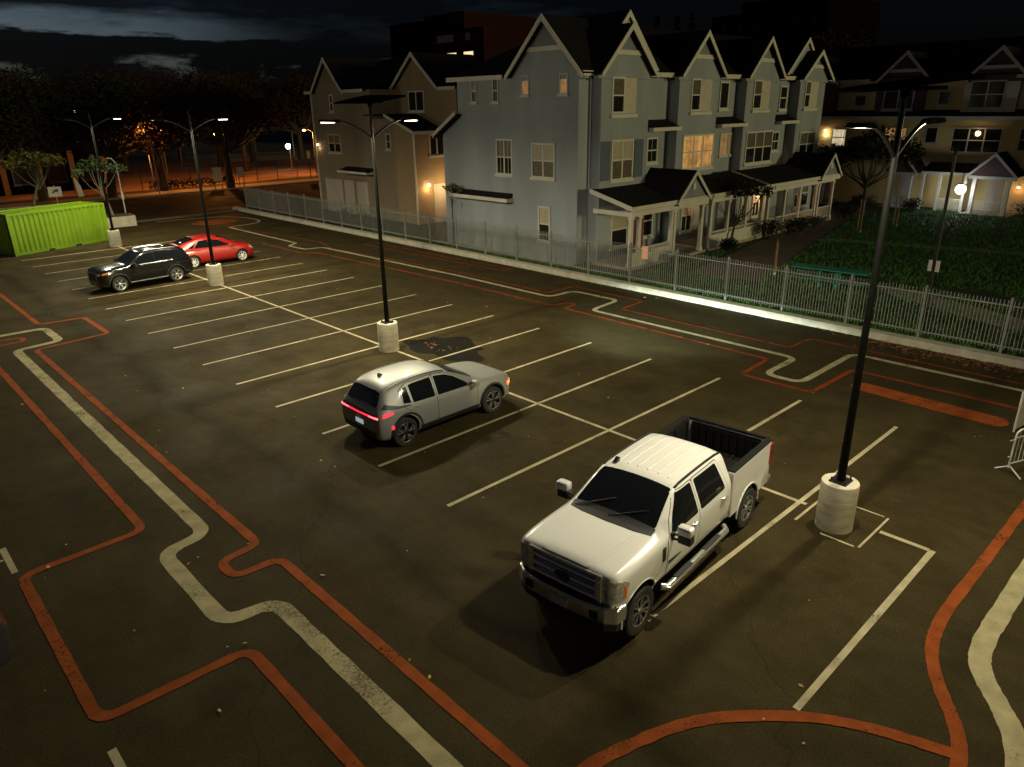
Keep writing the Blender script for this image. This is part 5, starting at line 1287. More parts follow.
# hood: raised centre
patch(TB, rpoly([(.67, -.44), (.67, .44), (-.42, .60), (-.42, -.60)], .05), 'z', 1, .016, M['truck_white'], 'hood_bulge', tk, skirt=.03)
ribs = MB()
for y in (-.5, -.3, -.1, .1, .3, .5):
    pts = [TB.ray_cast(Vector((x, y, 4)), Vector((0, 0, -1)))[0] - Vector((0, 0, .008)) for x in (-1.6, -2.0, -2.5, -3.0)]
    ribs.tube(pts, .022, 8)
ribs.build('roof_ribs', M['truck_white'], tk, smooth=True)
for s in (-1, 1):
    side = 'y'
    fd = rpoly([(-.80, .60), (-.80, 1.30), (-1.02, 1.57), (-1.34, 1.88), (-1.90, 1.90), (-1.90, .60)], .05)
    rd = rpoly([(-1.915, .60), (-1.915, 1.90), (-2.86, 1.90), (-3.02, 1.35), (-3.02, .60)], .06)
    d1 = door(TB, fd, s, M['truck_white'], 'front_door', tk)
    d2 = door(TB, rd, s, M['truck_white'], 'rear_door', tk)
    patch(TB, rpoly([(-.92, 1.36), (-1.12, 1.60), (-1.38, 1.865), (-1.85, 1.875), (-1.85, 1.36)], .04), side, s, .011, M['car_glass'], 'window', d1)
    patch(TB, rpoly([(-1.97, 1.36), (-1.97, 1.875), (-2.79, 1.865), (-2.92, 1.37)], .05), side, s, .011, M['car_glass'], 'window', d2)
    for dd, x in ((d1, -1.74), (d2, -2.86)):
        h = TB.ray_cast(Vector((x, s * 3, 1.22)), Vector((0, -s, 0)))[0]
        b = MB(); b.tube([(x + .11, h.y + s * .01, 1.22), (x + .09, h.y + s * .035, 1.22), (x - .09, h.y + s * .035, 1.22), (x - .11, h.y + s * .01, 1.22)], .018, 8); b.build('handle', M['chrome'], dd, smooth=True)
    # mirror on two arms
    b = MB(); b.tube([(-.96, s * .98, 1.36), (-.93, s * 1.22, 1.45)], .022, 8); b.tube([(-.96, s * .98, 1.27), (-.93, s * 1.22, 1.36)], .022, 8); b.box(-1.0, -.9, min(s * .96, s * 1.0), max(s * .96, s * 1.0), 1.22, 1.40)
    mr = b.build('mirror_arm', M['black_plastic'], tk)
    b = MB(); b.box(-1.02, -.88, min(s * 1.10, s * 1.34), max(s * 1.10, s * 1.34), 1.28, 1.44); b.build('mirror_body', M['black_plastic'], mr, bevel=.03)
    b = MB(); b.box(-1.03, -.85, min(s * 1.09, s * 1.35), max(s * 1.09, s * 1.35), 1.445, 1.61); b.build('mirror_cap', M['truck_white'], mr, bevel=.045)
    b = MB(); b.box(-1.034, -1.026, min(s * 1.12, s * 1.33), max(s * 1.12, s * 1.33), 1.30, 1.58); b.build('mirror_glass', M['chrome'], mr)
    # vent behind the front wheel, with a chrome dart
    patch(TB, rpoly([(-.62, 1.0), (-.62, 1.26), (-.72, 1.26), (-.72, 1.0)], .02), side, s, .010, M['black_plastic'], 'fender_vent', tk)
    patch(TB, rpoly([(-.83, .86), (-.83, .93), (-1.25, .90), (-1.25, .87)], .01), side, s, .011, M['black_plastic'], 'door_badge', tk)
    # running board: chrome tube with black treads
    b = MB(); b.tube([(-.72, s * .95, .46), (-.80, s * 1.04, .44), (-3.02, s * 1.04, .44), (-3.10, s * .95, .46)], .062, 12); rbd = b.build('running_board', M['chrome'], tk, smooth=True)
    b = MB()
    for x0_, x1_ in ((-1.05, -1.6), (-2.1, -2.7)): b.box(x1_, x0_, min(s * 1.0, s * 1.085), max(s * 1.0, s * 1.085), .498, .512)
    b.build('tread', M['black_plastic'], rbd)
    # arch lips
    b = MB(); pts = [Vector((.515 * math.cos(a), 0, .46 + .515 * math.sin(a))) for a in [R(-8 + 196 * i / 20) for i in range(21)]]
    pl = []
    for p in pts:
        h = TB.ray_cast(Vector((p.x, s * 3, max(.56, p.z))), Vector((0, -s, 0)))[0]
        pl.append(Vector((p.x * 1.02, (h.y if h else s * .98) - s * .012, p.z)))
    b.tube(pl, .022, 6); b.build('fender_lip', M['truck_white'], tk, smooth=True)
    # headlamp: stacked chrome lamp block
    patch(TB, rpoly([(s * .66, .90), (s * .66, 1.29), (s * .90, 1.28), (s * .94, .90)], .03), 'x', 1, .018, M['clear_lens'], 'headlight', tk)
    hl = tk.children[-1] if False else None
    patch(TB, rpoly([(.64, .90), (.64, 1.28), (.46, 1.25), (.38, 1.18), (.48, .90)], .02), 'y', s, .012, M['clear_lens'], 'headlight', tk)
    patch(TB, rpoly([(.52, .95), (.52, 1.18), (.46, 1.18), (.45, .95)], .01), 'y', s, .016, M['amber_lens'], 'indicator', tk)
# grille
b = MB(); b.box(.60, .70, -.70, .70, .84, 1.31); gr = b.build('grille', M['black_plastic'], tk, bevel=.03)
b = MB()
for z in (.92, 1.07, 1.22):
    b.tube([(.70, -.66, z), (.715, -.35, z), (.72, 0, z), (.715, .35, z), (.70, .66, z)], .042, 10); b.tube([(.69, -.66, z + .055), (.71, 0, z + .055), (.69, .66, z + .055)], .010, 6)
for s in (-1, 1): b.box(.685, .73, min(s * .60, s * .70), max(s * .60, s * .70), .86, 1.30)
b.box(.67, .72, -.70, .70, 1.295, 1.335); b.build('grille_bars', M['chrome'], gr, smooth=True)
b = MB()
for i in range(15): y = -.56 + .08 * i; b.box(.682, .702, y - .008, y + .008, .86, 1.29)
b.build('grille_mesh', M['dark_alloy'], gr)
M['emblem_blue'] = pmat('emblem_blue', (.02, .04, .12), .25)
b = MB(); b.lathe([(.01, .762), (.125, .762), (.125, .745), (.01, .745)], 28, (0, 0, 0), 'x')
b.v = [(x, y * 1.25, z * .55 + 1.07) for x, y, z in b.v]; b.build('emblem', M['emblem_blue'], gr)
# bumper, plate, fog lamps
b = MB()
pl = [(.46, -1.0), (.65, -.97), (.76, -.80), (.81, -.45), (.825, 0), (.81, .45), (.76, .80), (.65, .97), (.46, 1.0)]
pts = [(x, y) for x, y in pl]; inn = [(x - .14, y * .94) for x, y in reversed(pl)]
b.ext([(x, y, .52) for x, y in pts + inn], (0, 0, .30)); bp = b.build('front_bumper', M['chrome'], tk, bevel=.07)
b = MB(); b.ext([(x - .03, y * .97, .38) for x, y in pts + inn], (0, 0, .13)); b.build('air_dam', M['black_plastic'], bp)
b = MB(); b.ext([(x - .02, y * .95, .822) for x, y in pts + inn], (0, 0, .035)); b.build('step_pad', M['black_plastic'], bp)
b = MB(); b.box(.825, .838, -.16, .16, .56, .72); b.build('licence_plate', M['plate'], bp)
for s in (-1, 1):
    b = MB(); b.box(.78, .805, min(s * .55, s * .72), max(s * .55, s * .72), .58, .72); b.build('fog_light', M['dark_alloy'], bp, bevel=.01)
# bed
b = MB(); zt_, zf_ = 1.53, .92
b.box(-5.050, -3.24, .86, 1.0, .58, zt_); b.box(-5.050, -3.24, -1.0, -.86, .58, zt_); b.box(-3.32, -3.24, -.86, .86, .58, zt_); b.box(-5.050, -3.32, -.86, .86, .58, zf_)
bedm = b.build('bed', [M['truck_white'], M['under']], None)
cut = []
for s in (-1, 1):
    c = MB(); c.lathe([(.001, s * .62), (.50, s * .62), (.50, s * 1.3), (.001, s * 1.3)], 40, (-4.06, 0, .46), 'y'); cc = c.build('cutter', M['under']); cut.append(cc)
    q = bedm.modifiers.new('b', 'BOOLEAN'); q.object = cc; q.operation = 'DIFFERENCE'; q.solver = 'EXACT'
    try: q.material_mode = 'TRANSFER'
    except Exception: pass
me = evaluated(bedm); bedm.modifiers.clear(); bedm.data = me; bedm.parent = tk
for c in cut: bpy.data.objects.remove(c, do_unlink=True)
bv = bedm.modifiers.new('bevel', 'BEVEL'); bv.width = .035; bv.segments = 3; bv.limit_method = 'ANGLE'; bv.angle_limit = R(50)
me.shade_smooth(); me.set_sharp_from_angle(angle=R(34))
b = MB()
for s in (-1, 1): b.box(-5.060, -3.26, min(s * .86, s * 1.003), max(s * .86, s * 1.003), zt_ + .002, zt_ + .03)
b.box(-3.33, -3.25, -.79, .79, zt_ + .002, zt_ + .03); b.build('bed_rail_cap', M['bed_liner'], bedm, bevel=.01)
b = MB(); b.box(-5.030, -3.33, -.795, .795, zf_ + .003, zf_ + .02)
for i in range(13): y = -.72 + i * .12; b.box(-5.030, -3.33, y - .025, y + .025, zf_ + .021, zf_ + .036)
for s in (-1, 1):
    b.box(-5.030, -3.33, min(s * .84, s * .857), max(s * .84, s * .857), zf_ + .022, zt_); b.box(-4.5, -3.65, min(s * .56, s * .838), max(s * .56, s * .838), zf_ + .038, zf_ + .26)
    for x in (-3.5, -4.4, -4.950): b.box(x - .03, x + .03, min(s * .81, s * .838), max(s * .81, s * .838), zf_ + .27, zt_ - .03)
b.box(-3.345, -3.325, -.78, .78, zf_ + .04, zt_)
for y in (-.5, -.17, .17, .5): b.box(-3.37, -3.346, y - .05, y + .05, zf_ + .04, zt_ - .05)
b.build('bed_liner', M['bed_liner'], bedm)
b = MB(); b.box(-5.140, -5.065, -.90, .90, .70, zt_ - .01); tg = b.build('tailgate', M['truck_white'], tk, bevel=.025)
b = MB(); b.box(-5.150, -5.055, -.90, .90, zt_ - .008, zt_ + .03); b.build('tailgate_cap', M['bed_liner'], tg, bevel=.01)
b = MB(); b.box(-5.055, -5.040, -.78, .78, zf_ + .04, zt_ - .04)
for i in range(9): y = -.7 + i * .175; b.box(-5.040, -5.020, y - .06, y + .06, zf_ + .08, zt_ - .1)
b.build('tailgate_liner', M['bed_liner'], tg)
for s in (-1, 1):
    b = MB(); b.box(-5.125, -4.970, min(s * .91, s * 1.012), max(s * .91, s * 1.012), 1.02, 1.47); b.build('taillight', M['red_lens'], tk, bevel=.015)
    b = MB(); pts = [Vector((-4.06 + .50 * math.cos(a), s * .995, .46 + .50 * math.sin(a))) for a in [R(-5 + 190 * i / 20) for i in range(21)]]
    b.tube(pts, .022, 6); b.build('fender_lip', M['truck_white'], bedm, smooth=True)
b = MB(); b.box(-5.270, -5.020, -.98, .98, .50, .68); b.build('rear_bumper', M['chrome'], tk, bevel=.03)
b = MB(); b.box(-5.050, .7, -.5, .5, .40, .60); b.box(-4.3, -3.8, -.9, .9, .38, .5); b.box(-.12, .12, -.9, .9, .36, .48); b.build('chassis', M['under'], tk)
for x in (0, -4.06):
    for s in (-1, 1): wheel(tk, x, s * .875, .425, .28, 7, M['alloy'], 'split', .62)

# ---- generic car from a table ---------------------------------------------------
def make_car(t, ST, paintm, wb, wr, wy, arch_r, sub=3, glass=None, doors=(), windows=(), ws=None, rw=None, rim='alloy', spokes=5, style='split', clad=None, cre=(), handles=(), mirror=None, rimr=.7, lowz=.0):
    body, B = loft('body', ST, [paintm, M['under']], cre_rows=((1, .5), (4, .3), (5, .3)), cre_st=((0, .35), (len(ST) - 1, .35)), sub=sub, arches=[(0, wr + .02, arch_r, wy - .32), (-wb, wr + .02, arch_r, wy - .32)])
    body.parent = t
    if ws: patch(B, ws, 'z', 1, .004, M['car_glass'], 'windshield', t)
    if rw: patch(B, rw, 'z', 1, .004, M['car_glass'], 'rear_window', t)
    for s in (-1, 1):
        ds = []
        for nm, dp in doors: ds.append(door(B, dp, s, paintm, nm, t, .005))
        for di, wp in windows: patch(B, wp, 'y', s, .010, M['car_glass'], 'window', ds[di] if di is not None else t)
        for di, x, z in handles:
            h = B.ray_cast(Vector((x, s * 3, z)), Vector((0, -s, 0)))[0]
            b = MB(); b.box(x - .1, x + .1, min(h.y - .01, h.y + s * .03), max(h.y - .01, h.y + s * .03), z - .018, z + .018); b.build('handle', paintm, ds[di], bevel=.008)
        if mirror:
            x, z, y = mirror
            b = MB(); b.box(x - .02, x + .08, min(s * (y - .12), s * y), max(s * (y - .12), s * y), z - .02, z + .03); mm = b.build('mirror', M['black_plastic'], t)
            b = MB(); b.box(x - .06, x + .12, min(s * y, s * (y + .20)), max(s * y, s * (y + .20)), z - .04, z + .12); b.build('mirror_cap', paintm, mm, bevel=.04)
            b = MB(); b.box(x - .066, x - .058, min(s * (y + .02), s * (y + .18)), max(s * (y + .02), s * (y + .18)), z - .02, z + .10); b.build('mirror_glass', M['chrome'], mm)
        if clad:
            for nm, cp in clad: patch(B, cp, 'y', s, .009, M['black_plastic'], nm, t)
        for x in (0, -wb): wheel(t, x, s * (wy - .115), wr, .23, spokes, M[rim], style, rimr)
    b = MB(); b.box(-wb - .4, .4, -.55, .55, .2, .34); b.box(-wb - .05, -wb + .05, -.8, .8, .28, .36); b.box(-.05, .05, -.8, .8, .28, .36); b.build('chassis', M['under'], t)
    return body, B
def arch_clad(cx, r0, r1, cz, a0=-4, a1=184):
    n = 16
    return [(cx + r1 * math.cos(R(a0 + (a1 - a0) * i / n)), cz + r1 * math.sin(R(a0 + (a1 - a0) * i / n))) for i in range(n + 1)] + [(cx + r0 * math.cos(R(a1 - (a1 - a0) * i / n)), cz + r0 * math.sin(R(a1 - (a1 - a0) * i / n))) for i in range(n + 1)]

# ---- silver electric crossover --------------------------------------------------
sv = thing('crossover_car', 'silver crossover with lit red tail lights parked between two stall lines near the middle lamp', 'car', (-1.30, 11.80, 0), R(0.4))
def cs(zb, yw, zm, ys, zs, y5, z5, zt, k=.62):
    return [(0, zb), (yw * .86, zb), (yw * .965, zb + .09), (yw, zm), (ys, zs), (y5, z5), (y5 * k, zt - (zt - z5) * .22), (0, zt)]
SV = [(.92, cs(.30, .50, .52, .47, .68, .40, .73, .745)), (.87, cs(.25, .70, .52, .68, .78, .60, .84, .855)), (.72, cs(.22, .87, .54, .84, .87, .74, .93, .95)),
      (.42, cs(.22, .94, .58, .91, .91, .80, .985, 1.02)), (.0, cs(.22, .965, .60, .935, .95, .80, 1.03, 1.075)), (-.30, cs(.22, .965, .60, .94, .97, .78, 1.06, 1.115)),
      (-.50, cs(.22, .965, .60, .94, .98, .76, 1.10, 1.155)), (-1.00, cs(.22, .965, .60, .94, .99, .70, 1.37, 1.44)), (-1.42, cs(.22, .965, .60, .94, 1.0, .66, 1.545, 1.61)), (-1.95, cs(.22, .965, .60, .94, 1.01, .655, 1.61, 1.68)),
      (-2.650, cs(.22, .965, .62, .94, 1.02, .65, 1.605, 1.685)), (-3.070, cs(.23, .965, .64, .93, 1.04, .63, 1.555, 1.645)), (-3.370, cs(.25, .955, .66, .915, 1.04, .61, 1.49, 1.575)), (-3.490, cs(.26, .93, .68, .89, 1.03, .64, 1.27, 1.33)),
      (-3.590, cs(.28, .90, .70, .86, 1.01, .70, 1.10, 1.13)), (-3.660, cs(.32, .86, .70, .82, .96, .70, 1.01, 1.02)), (-3.680, cs(.38, .78, .68, .75, .88, .64, .92, .93))]
fd = rpoly([(-.56, .42), (-.56, .94), (-.82, 1.14), (-1.15, 1.36), (-1.45, 1.50), (-1.90, 1.56), (-1.90, .42)], .06)
rd = rpoly([(-1.915, .42), (-1.915, 1.56), (-2.700, 1.53), (-2.963, 1.42), (-2.885, 1.0), (-2.600, .74), (-2.500, .42)], .06)
sbody, SB = make_car(sv, SV, M['silver'], 2.96, .37, .955, .435, ws=rpoly([(-.56, -.72), (-.50, 0), (-.56, .72), (-1.36, .63), (-1.36, -.63)], .05),
    rw=rpoly([(-3.395, -.56), (-3.395, .56), (-3.580, .66), (-3.580, -.66)], .04),
    doors=(('front_door', fd), ('rear_door', rd)),
    windows=((0, rpoly([(-.76, 1.03), (-.98, 1.19), (-1.25, 1.36), (-1.50, 1.46), (-1.86, 1.505), (-1.86, 1.05)], .03)), (1, rpoly([(-1.96, 1.05), (-1.96, 1.51), (-2.520, 1.50), (-2.660, 1.48), (-2.640, 1.07)], .03)), (None, rpoly([(-2.710, 1.08), (-2.730, 1.47), (-2.871, 1.42), (-2.928, 1.12)], .02))),
    rim='dark_alloy', spokes=5, handles=((0, -1.75, .92), (1, -2.52, .95)), mirror=(-.74, 1.05, .94), rimr=.74,
    clad=(('arch_trim', arch_clad(0, .435, .49, .39)), ('arch_trim', arch_clad(-2.899, .435, .49, .39)), ('sill_trim', rpoly([(-.46, .26), (-.50, .40), (-2.460, .40), (-2.500, .26)], .02)),
          ('rear_quarter_blade', rpoly([(-2.720, 1.02), (-2.757, 1.05), (-3.070, 1.09), (-3.420, 1.20), (-3.550, 1.10), (-3.170, 1.035)], .02))))
# bright rim faces on the dark wheels
for x in (0, -2.96):
    for s in (-1, 1):
        b = MB(); f = s * (.84 + .115 * .86 + .012)
        for k in range(5):
            a0 = 2 * math.pi * k / 5 + .3
            for da in (-.2, .2):
                a = a0 + da
                b.obox((x + math.cos(a0) * .07, f, .37 + math.sin(a0) * .07), (x + math.cos(a) * .26, f, .37 + math.sin(a) * .26), .03, .008, up=(0, 1, 0))
        b.lathe([(.262, f - .004), (.262, f + .004), (.250, f + .004), (.250, f - .004)], 36, (x, 0, .37), 'y', caps=False); b.build('wheel_trim', M['alloy'], sv)
patch(SB, rpoly([(-.70, .52), (-.74, .86), (-.5, .92), (0, .94), (.5, .92), (.74, .86), (.70, .52)], .03), 'x', -1, .004, M['silver'], 'tailgate', sv)
tgx = sv.children[-1]
tb = patch(SB, rpoly([(-.84, .84), (-.80, .97), (-.3, .94), (.3, .94), (.80, .97), (.84, .84), (.3, .825), (-.3, .825)], .02), 'x', -1, .012, M['red_lens'], 'taillight', sv)
patch(SB, rpoly([(-.8, .875), (-.8, .93), (0, .905), (.8, .93), (.8, .875), (0, .86)], .008), 'x', -1, .018, M['tail_on'], 'light_bar', tb)
for s in (-1, 1):
    patch(SB, rpoly([(s * .44, .872), (s * .44, .905), (s * .80, .93), (s * .82, .88)], .01), 'x', -1, .022, M['tail_hot'], 'lamp_core', tb)
    patch(SB, rpoly([(-3.270, .95), (-3.290, 1.0), (-3.530, 1.0), (-3.590, .90)], .015), 'y', s, .012, M['tail_on'], 'taillight', sv)
    patch(SB, rpoly([(-3.290, .56), (-3.290, .66), (-3.370, .66), (-3.370, .56)], .02), 'y', s, .012, M['tail_on'], 'side_marker', sv)
    patch(SB, rpoly([(.62, .62), (.60, .74), (.80, .76), (.84, .66)], .015), 'y', s, .010, M['amber_on'], 'side_marker', sv)
    patch(SB, rpoly([(s * .50, .62), (s * .50, .72), (s * .74, .74), (s * .74, .62)], .015), 'x', 1, .010, M['head_on'], 'headlight', sv)
patch(SB, rpoly([(-.70, .36), (-.70, .50), (.70, .50), (.70, .36)], .02), 'x', -1, .008, M['black_plastic'], 'rear_diffuser', sv)
patch(SB, rpoly([(-.17, .58), (-.17, .70), (.17, .70), (.17, .58)], .005), 'x', -1, .014, M['plate_glow'], 'licence_plate', sv)
patch(SB, rpoly([(-.13, .76), (-.06, .81), (.06, .81), (.13, .76), (.06, .735), (-.06, .735)], .01), 'x', -1, .012, M['chrome'], 'emblem', sv)
patch(SB, rpoly([(-.62, .30), (-.62, .46), (.62, .46), (.62, .30)], .03), 'x', 1, .008, M['black_plastic'], 'front_grille', sv)
b = MB(); b.ext([(-2.892, -.016, 1.65), (-3.049, -.018, 1.63), (-3.049, -.018, 1.72), (-2.999, -.016, 1.73)], (0, .034, 0)); b.build('roof_antenna', M['black_plastic'], sv)
for s in (-1, 1):
    b = MB(); pts = []
    for i in range(12):
        x = -1.45 - 1.9 * i / 11; y = s * .60; h = SB.ray_cast(Vector((x, y, 4)), Vector((0, 0, -1)))[0]; pts.append(h + Vector((0, 0, .008)))
    b.tube(pts, .013, 6); b.build('roof_rail', M['dark_alloy'], sv)
b = MB(); b.box(-3.490, -3.48, -.58, .58, 1.535, 1.555); b.build('spoiler', M['silver'], sv, bevel=.006)
for x, y, z in ((.88, -.52, .68), (.88, .52, .68)):
    l = bpy.data.lights.new('headlamp_beam', 'SPOT'); l.energy = HEAD_W; l.color = (.80, 1.0, .90); l.shadow_soft_size = .05; l.spot_size = R(60); l.spot_blend = 1
    o = bpy.data.objects.new('headlamp_beam', l); COL.objects.link(o); o.parent = sv; o.location = (x + .14, y, z)
    q = Vector((1, .045, -.076)).to_track_quat('-Z', 'Y'); o.rotation_mode = 'QUATERNION'; o.rotation_quaternion = q; o.scale = (1, .12, 1)

# ---- black sport utility --------------------------------------------------------
def suv_table(h=1.0):
    return [(.84, cs(.32, .55, .60, .52, .84, .45, .90, .92)), (.79, cs(.28, .76, .62, .74, .94, .64, 1.0, 1.02)), (.62, cs(.25, .90, .66, .87, 1.0, .77, 1.06, 1.09)),
      (.2, cs(.25, .935, .68, .91, 1.04, .79, 1.11, 1.15)), (-.35, cs(.25, .935, .68, .915, 1.06, .78, 1.15, 1.20)), (-.52, cs(.25, .935, .68, .915, 1.07, .76, 1.18, 1.235)),
      (-.95, cs(.25, .935, .68, .915, 1.08, .71, 1.47, 1.54)), (-1.28, cs(.25, .935, .68, .915, 1.09, .67, 1.63, 1.70)), (-1.8, cs(.25, .935, .68, .915, 1.10, .665, 1.68, 1.755)), (-2.7, cs(.25, .935, .70, .915, 1.11, .66, 1.66, 1.745)),
      (-3.2, cs(.27, .925, .72, .90, 1.12, .64, 1.60, 1.69)), (-3.42, cs(.28, .915, .74, .88, 1.11, .64, 1.46, 1.52)), (-3.54, cs(.30, .885, .74, .86, 1.07, .68, 1.20, 1.23)), (-3.62, cs(.34, .84, .72, .81, 1.0, .68, 1.06, 1.07)), (-3.64, cs(.40, .76, .70, .72, .92, .62, .96, .97))]
def sport_suv(t, pm):
    fd = rpoly([(-.54, .40), (-.54, 1.02), (-.80, 1.24), (-1.18, 1.52), (-1.80, 1.62), (-1.80, .40)], .05); rd = rpoly([(-1.81, .40), (-1.81, 1.62), (-2.55, 1.60), (-2.80, 1.14), (-2.42, .76), (-2.34, .40)], .05)
    bd, B = make_car(t, suv_table(), pm, 2.72, .365, .92, .43, ws=rpoly([(-.57, -.70), (-.57, .70), (-1.23, .63), (-1.23, -.63)], .05), rw=rpoly([(-3.36, -.56), (-3.36, .56), (-3.53, .64), (-3.53, -.64)], .03),
        doors=(('front_door', fd), ('rear_door', rd)), windows=((0, rpoly([(-.78, 1.14), (-1.02, 1.34), (-1.26, 1.51), (-1.75, 1.575), (-1.75, 1.15)], .03)), (1, rpoly([(-1.87, 1.15), (-1.87, 1.575), (-2.48, 1.56), (-2.63, 1.16)], .03)), (None, rpoly([(-2.71, 1.17), (-2.60, 1.55), (-3.0, 1.49), (-3.14, 1.22)], .03))),
        rim='alloy', spokes=6, style='single', handles=((0, -1.68, .96), (1, -2.45, 1.0)), mirror=(-.74, 1.12, .92), clad=(('arch_trim', arch_clad(0, .43, .49, .385)), ('arch_trim', arch_clad(-2.72, .43, .49, .385))))
    for s in (-1, 1):
        b = MB(); h = []
        for i in range(10):
            x = -.5 - 1.8 * i / 9; q = B.ray_cast(Vector((x, s * 3, .36)), Vector((0, -s, 0)))[0]; h.append(q + Vector((0, s * .01, 0)))
        b.tube(h, .016, 6); b.build('sill_strip', M['chrome'], t)
        patch(B, rpoly([(s * .44, .80), (s * .44, .90), (s * .74, .95), (s * .76, .85)], .01), 'x', 1, .010, M['clear_lens'], 'headlight', t)
        patch(B, rpoly([(.70, .86), (.68, .95), (.46, .98), (.50, .90)], .01), 'y', s, .010, M['amber_lens'], 'headlight', t)
        patch(B, rpoly([(s * .45, .92), (s * .45, 1.0), (s * .78, 1.0), (s * .78, .92)], .01), 'x', -1, .010, M['red_lens'], 'taillight', t)
        b = MB(); pts = [B.ray_cast(Vector((-1.4 - 1.6 * i / 8, s * .61, 4)), Vector((0, 0, -1)))[0] + Vector((0, 0, .035)) for i in range(9)]; b.tube(pts, .015, 6); b.build('roof_rail', M['chrome'], t)
        b = MB()
        pts = [B.ray_cast(Vector((-1.0 - 1.6 * i / 8, s * 3, 1.125)), Vector((0, -s, 0)))[0] + Vector((0, s * .006, 0)) for i in range(9)]; b.tube(pts, .008, 5); b.build('window_trim', M['chrome'], t)
    patch(B, rpoly([(-.50, .50), (-.44, .88), (.44, .88), (.50, .50)], .03), 'x', 1, .012, M['dark_alloy'], 'grille', t)
    patch(B, rpoly([(-.26, .44), (-.26, .55), (.26, .55), (.26, .44)], .005), 'x', 1, .02, M['plate'], 'licence_plate', t)
    return bd, B
bk = thing('sport_utility_car', 'black sport utility car parked nose to nose away from the red hatchback', 'car', (-3.92, 35.05, 0), R(180 + 5))
sport_suv(bk, M['black_paint'])
dk2 = thing('dark_car', 'dark car cut off by the left edge, parked on the unlit side of the lot', 'car', (-16.76, 9.30, 0), R(180))
sport_suv(dk2, pmat('dark_grey_paint', (.02, .02, .022), .2, coat=.8))

# ---- red hatchback --------------------------------------------------------------
PR = [(0.79, cs(0.260, 0.520, 0.480, 0.500, 0.620, 0.420, 0.680, 0.700)), (0.71, cs(0.220, 0.720, 0.500, 0.700, 0.730, 0.600, 0.790, 0.810)), (0.43, cs(0.200, 0.850, 0.540, 0.820, 0.840, 0.720, 0.910, 0.940)),
      (0.15, cs(0.200, 0.880, 0.560, 0.855, 0.900, 0.740, 0.970, 1.010)), (-0.10, cs(0.200, 0.885, 0.560, 0.860, 0.930, 0.720, 1.010, 1.060)), (-0.25, cs(0.200, 0.885, 0.560, 0.860, 0.940, 0.710, 1.050, 1.100)),
      (-0.80, cs(0.200, 0.885, 0.560, 0.860, 0.960, 0.660, 1.360, 1.440)), (-1.25, cs(0.200, 0.885, 0.580, 0.860, 0.970, 0.630, 1.500, 1.580)), (-1.65, cs(0.200, 0.885, 0.580, 0.860, 0.980, 0.620, 1.540, 1.625)), (-2.20, cs(0.200, 0.885, 0.600, 0.855, 0.990, 0.610, 1.510, 1.600)),
      (-2.85, cs(0.220, 0.875, 0.620, 0.840, 1.000, 0.590, 1.380, 1.470)), (-3.30, cs(0.240, 0.850, 0.640, 0.810, 1.000, 0.580, 1.240, 1.310)), (-3.46, cs(0.270, 0.820, 0.660, 0.780, 0.980, 0.600, 1.140, 1.180)), (-3.54, cs(0.300, 0.770, 0.640, 0.730, 0.900, 0.600, 0.950, 0.960)), (-3.56, cs(0.360, 0.700, 0.620, 0.660, 0.840, 0.560, 0.870, 0.880))]
rc = thing('hatchback_car', 'red five-door hatchback with white wheels parked behind the lamp post', 'car', (3.44, 37.78, 0), R(-1.5))
fd = rpoly([(-.45, .36), (-.45, .90), (-.75, 1.12), (-1.15, 1.36), (-1.70, 1.45), (-1.70, .36)], .05); rd = rpoly([(-1.71, .36), (-1.71, 1.45), (-2.30, 1.40), (-2.70, 1.05), (-2.38, .72), (-2.30, .36)], .05)
_, RB_ = make_car(rc, PR, M['red_paint_car'], 2.68, .32, .87, .37, ws=rpoly([(-.30, -.68), (-.30, .68), (-1.18, .60), (-1.18, -.60)], .05), rw=rpoly([(-2.45, -.55), (-2.45, .55), (-3.26, .54), (-3.26, -.54)], .05),
    doors=(('front_door', fd), ('rear_door', rd)), windows=((0, rpoly([(-.62, 1.0), (-.92, 1.18), (-1.22, 1.33), (-1.66, 1.40), (-1.66, 1.01)], .03)), (1, rpoly([(-1.76, 1.01), (-1.76, 1.405), (-2.25, 1.36), (-2.56, 1.03)], .03)), (None, rpoly([(-2.62, 1.04), (-2.40, 1.29), (-2.88, 1.06)], .02))),
    rim='hub_white', spokes=7, style='single', handles=((0, -1.62, .86), (1, -2.34, .90)), mirror=(-.60, .99, .86)) if M.setdefault('hub_white', pmat('wheel_cover', (.62, .6, .55), .4, metal=.3)) else None
for s in (-1, 1):
    patch(RB_, rpoly([(s * .42, .58), (s * .46, .68), (s * .70, .74), (s * .70, .62)], .01), 'x', 1, .010, M['clear_lens'], 'headlight', rc)
    patch(RB_, rpoly([(.72, .64), (.68, .72), (.42, .80), (.50, .70)], .01), 'y', s, .010, M['clear_lens'], 'headlight', rc)
    patch(RB_, rpoly([(s * .52, .80), (s * .52, 1.0), (s * .72, .96), (s * .74, .80)], .01), 'x', -1, .010, M['red_lens'], 'taillight', rc)
patch(RB_, rpoly([(-.5, .28), (-.5, .42), (.5, .42), (.5, .28)], .02), 'x', 1, .010, M['black_plastic'], 'grille', rc)
patch(RB_, rpoly([(-.17, .56), (-.17, .68), (.17, .68), (.17, .56)], .005), 'x', -1, .010, M['plate'], 'licence_plate', rc)

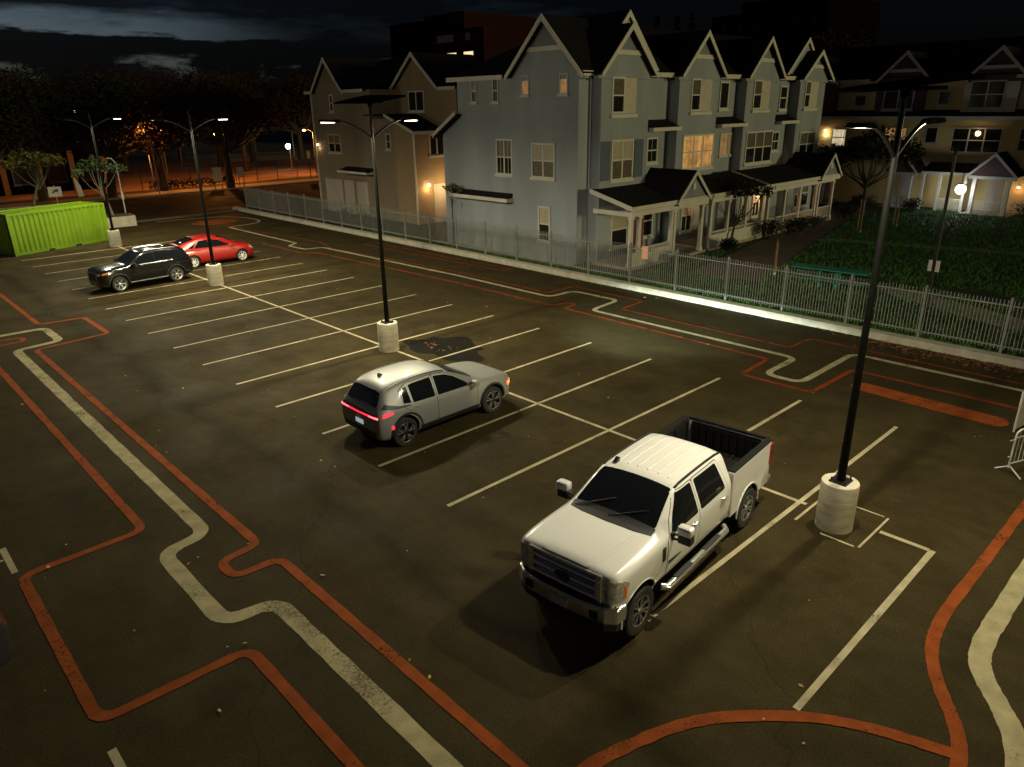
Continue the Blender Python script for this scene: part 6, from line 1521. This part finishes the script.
# ---- green shipping container ---------------------------------------------------
M['green_box'] = pmat('container_green', (.120, .215, .002), .5, var=.12, vscale=1.4)
ct = thing('shipping_container', 'bright lime green corrugated shipping container at the far left of the lot', 'container', (-5.35, 48.5, 0), math.atan2(50.2 - 48.47, .27 + 5.41))
Lc, Dc, Hc = 6.06, 2.44, 2.45
m = MB()
m.box(.06, Lc - .06, .06, Dc - .06, .16, Hc - .06)
m.build('core', M['green_box'], ct)
def corr(x0, x1, fn, n, flip):
    m = MB(); pts = []; w_ = (x1 - x0) / n
    for i in range(n):
        a = x0 + i * w_; pts += [(a, .0), (a + w_ * .32, .0), (a + w_ * .5, .045), (a + w_ * .82, .045)]
    pts.append((x1, 0.0))
    for (a, d), (b, e) in zip(pts, pts[1:]): m.face([fn(a, d, .17), fn(b, e, .17), fn(b, e, Hc - .12), fn(a, d, Hc - .12)])
    return m
corr(.1, Lc - .1, lambda a, d, z: (a, .008 + d, z), 20, 1).build('side_panel', M['green_box'], ct)
corr(.1, Lc - .1, lambda a, d, z: (a, Dc - .008 - d, z), 20, 1).build('side_panel', M['green_box'], ct)
corr(.1, Dc - .1, lambda a, d, z: (.008 + d, a, z), 8, 1).build('end_panel', M['green_box'], ct)
m = MB()
for x in (0, Lc - .12):
    for y in (0, Dc - .12): m.box(x, x + .12, y, y + .12, 0, Hc)
for y in (0.004, Dc - .104): m.box(.12, Lc - .12, y, y + .1, .02, .17); m.box(.12, Lc - .12, y, y + .08, Hc - .12, Hc - .003)
for x in (.004, Lc - .104): m.box(x, x + .1, .12, Dc - .12, .02, .17); m.box(x, x + .08, .12, Dc - .12, Hc - .12, Hc - .003)
m.build('frame', M['green_box'], ct)
m = MB()
for x in (2.0, 3.7): m.box(x, x + .36, -.004, .02, .03, .14)
m.build('fork_pocket', M['under'], ct)
m = MB()
for y in (.3, .9, 1.5, 2.1): m.tube([(Lc + .02, y, .25), (Lc + .02, y, Hc - .2)], .02, 8)
m.build('lock_bars', M['green_box'], ct)
m = MB()
for i in range(14): x = .3 + i * .40; m.box(x, x + .18, .15, Dc - .15, Hc - .062, Hc - .04)
m.build('roof_panel', M['green_box'], ct)
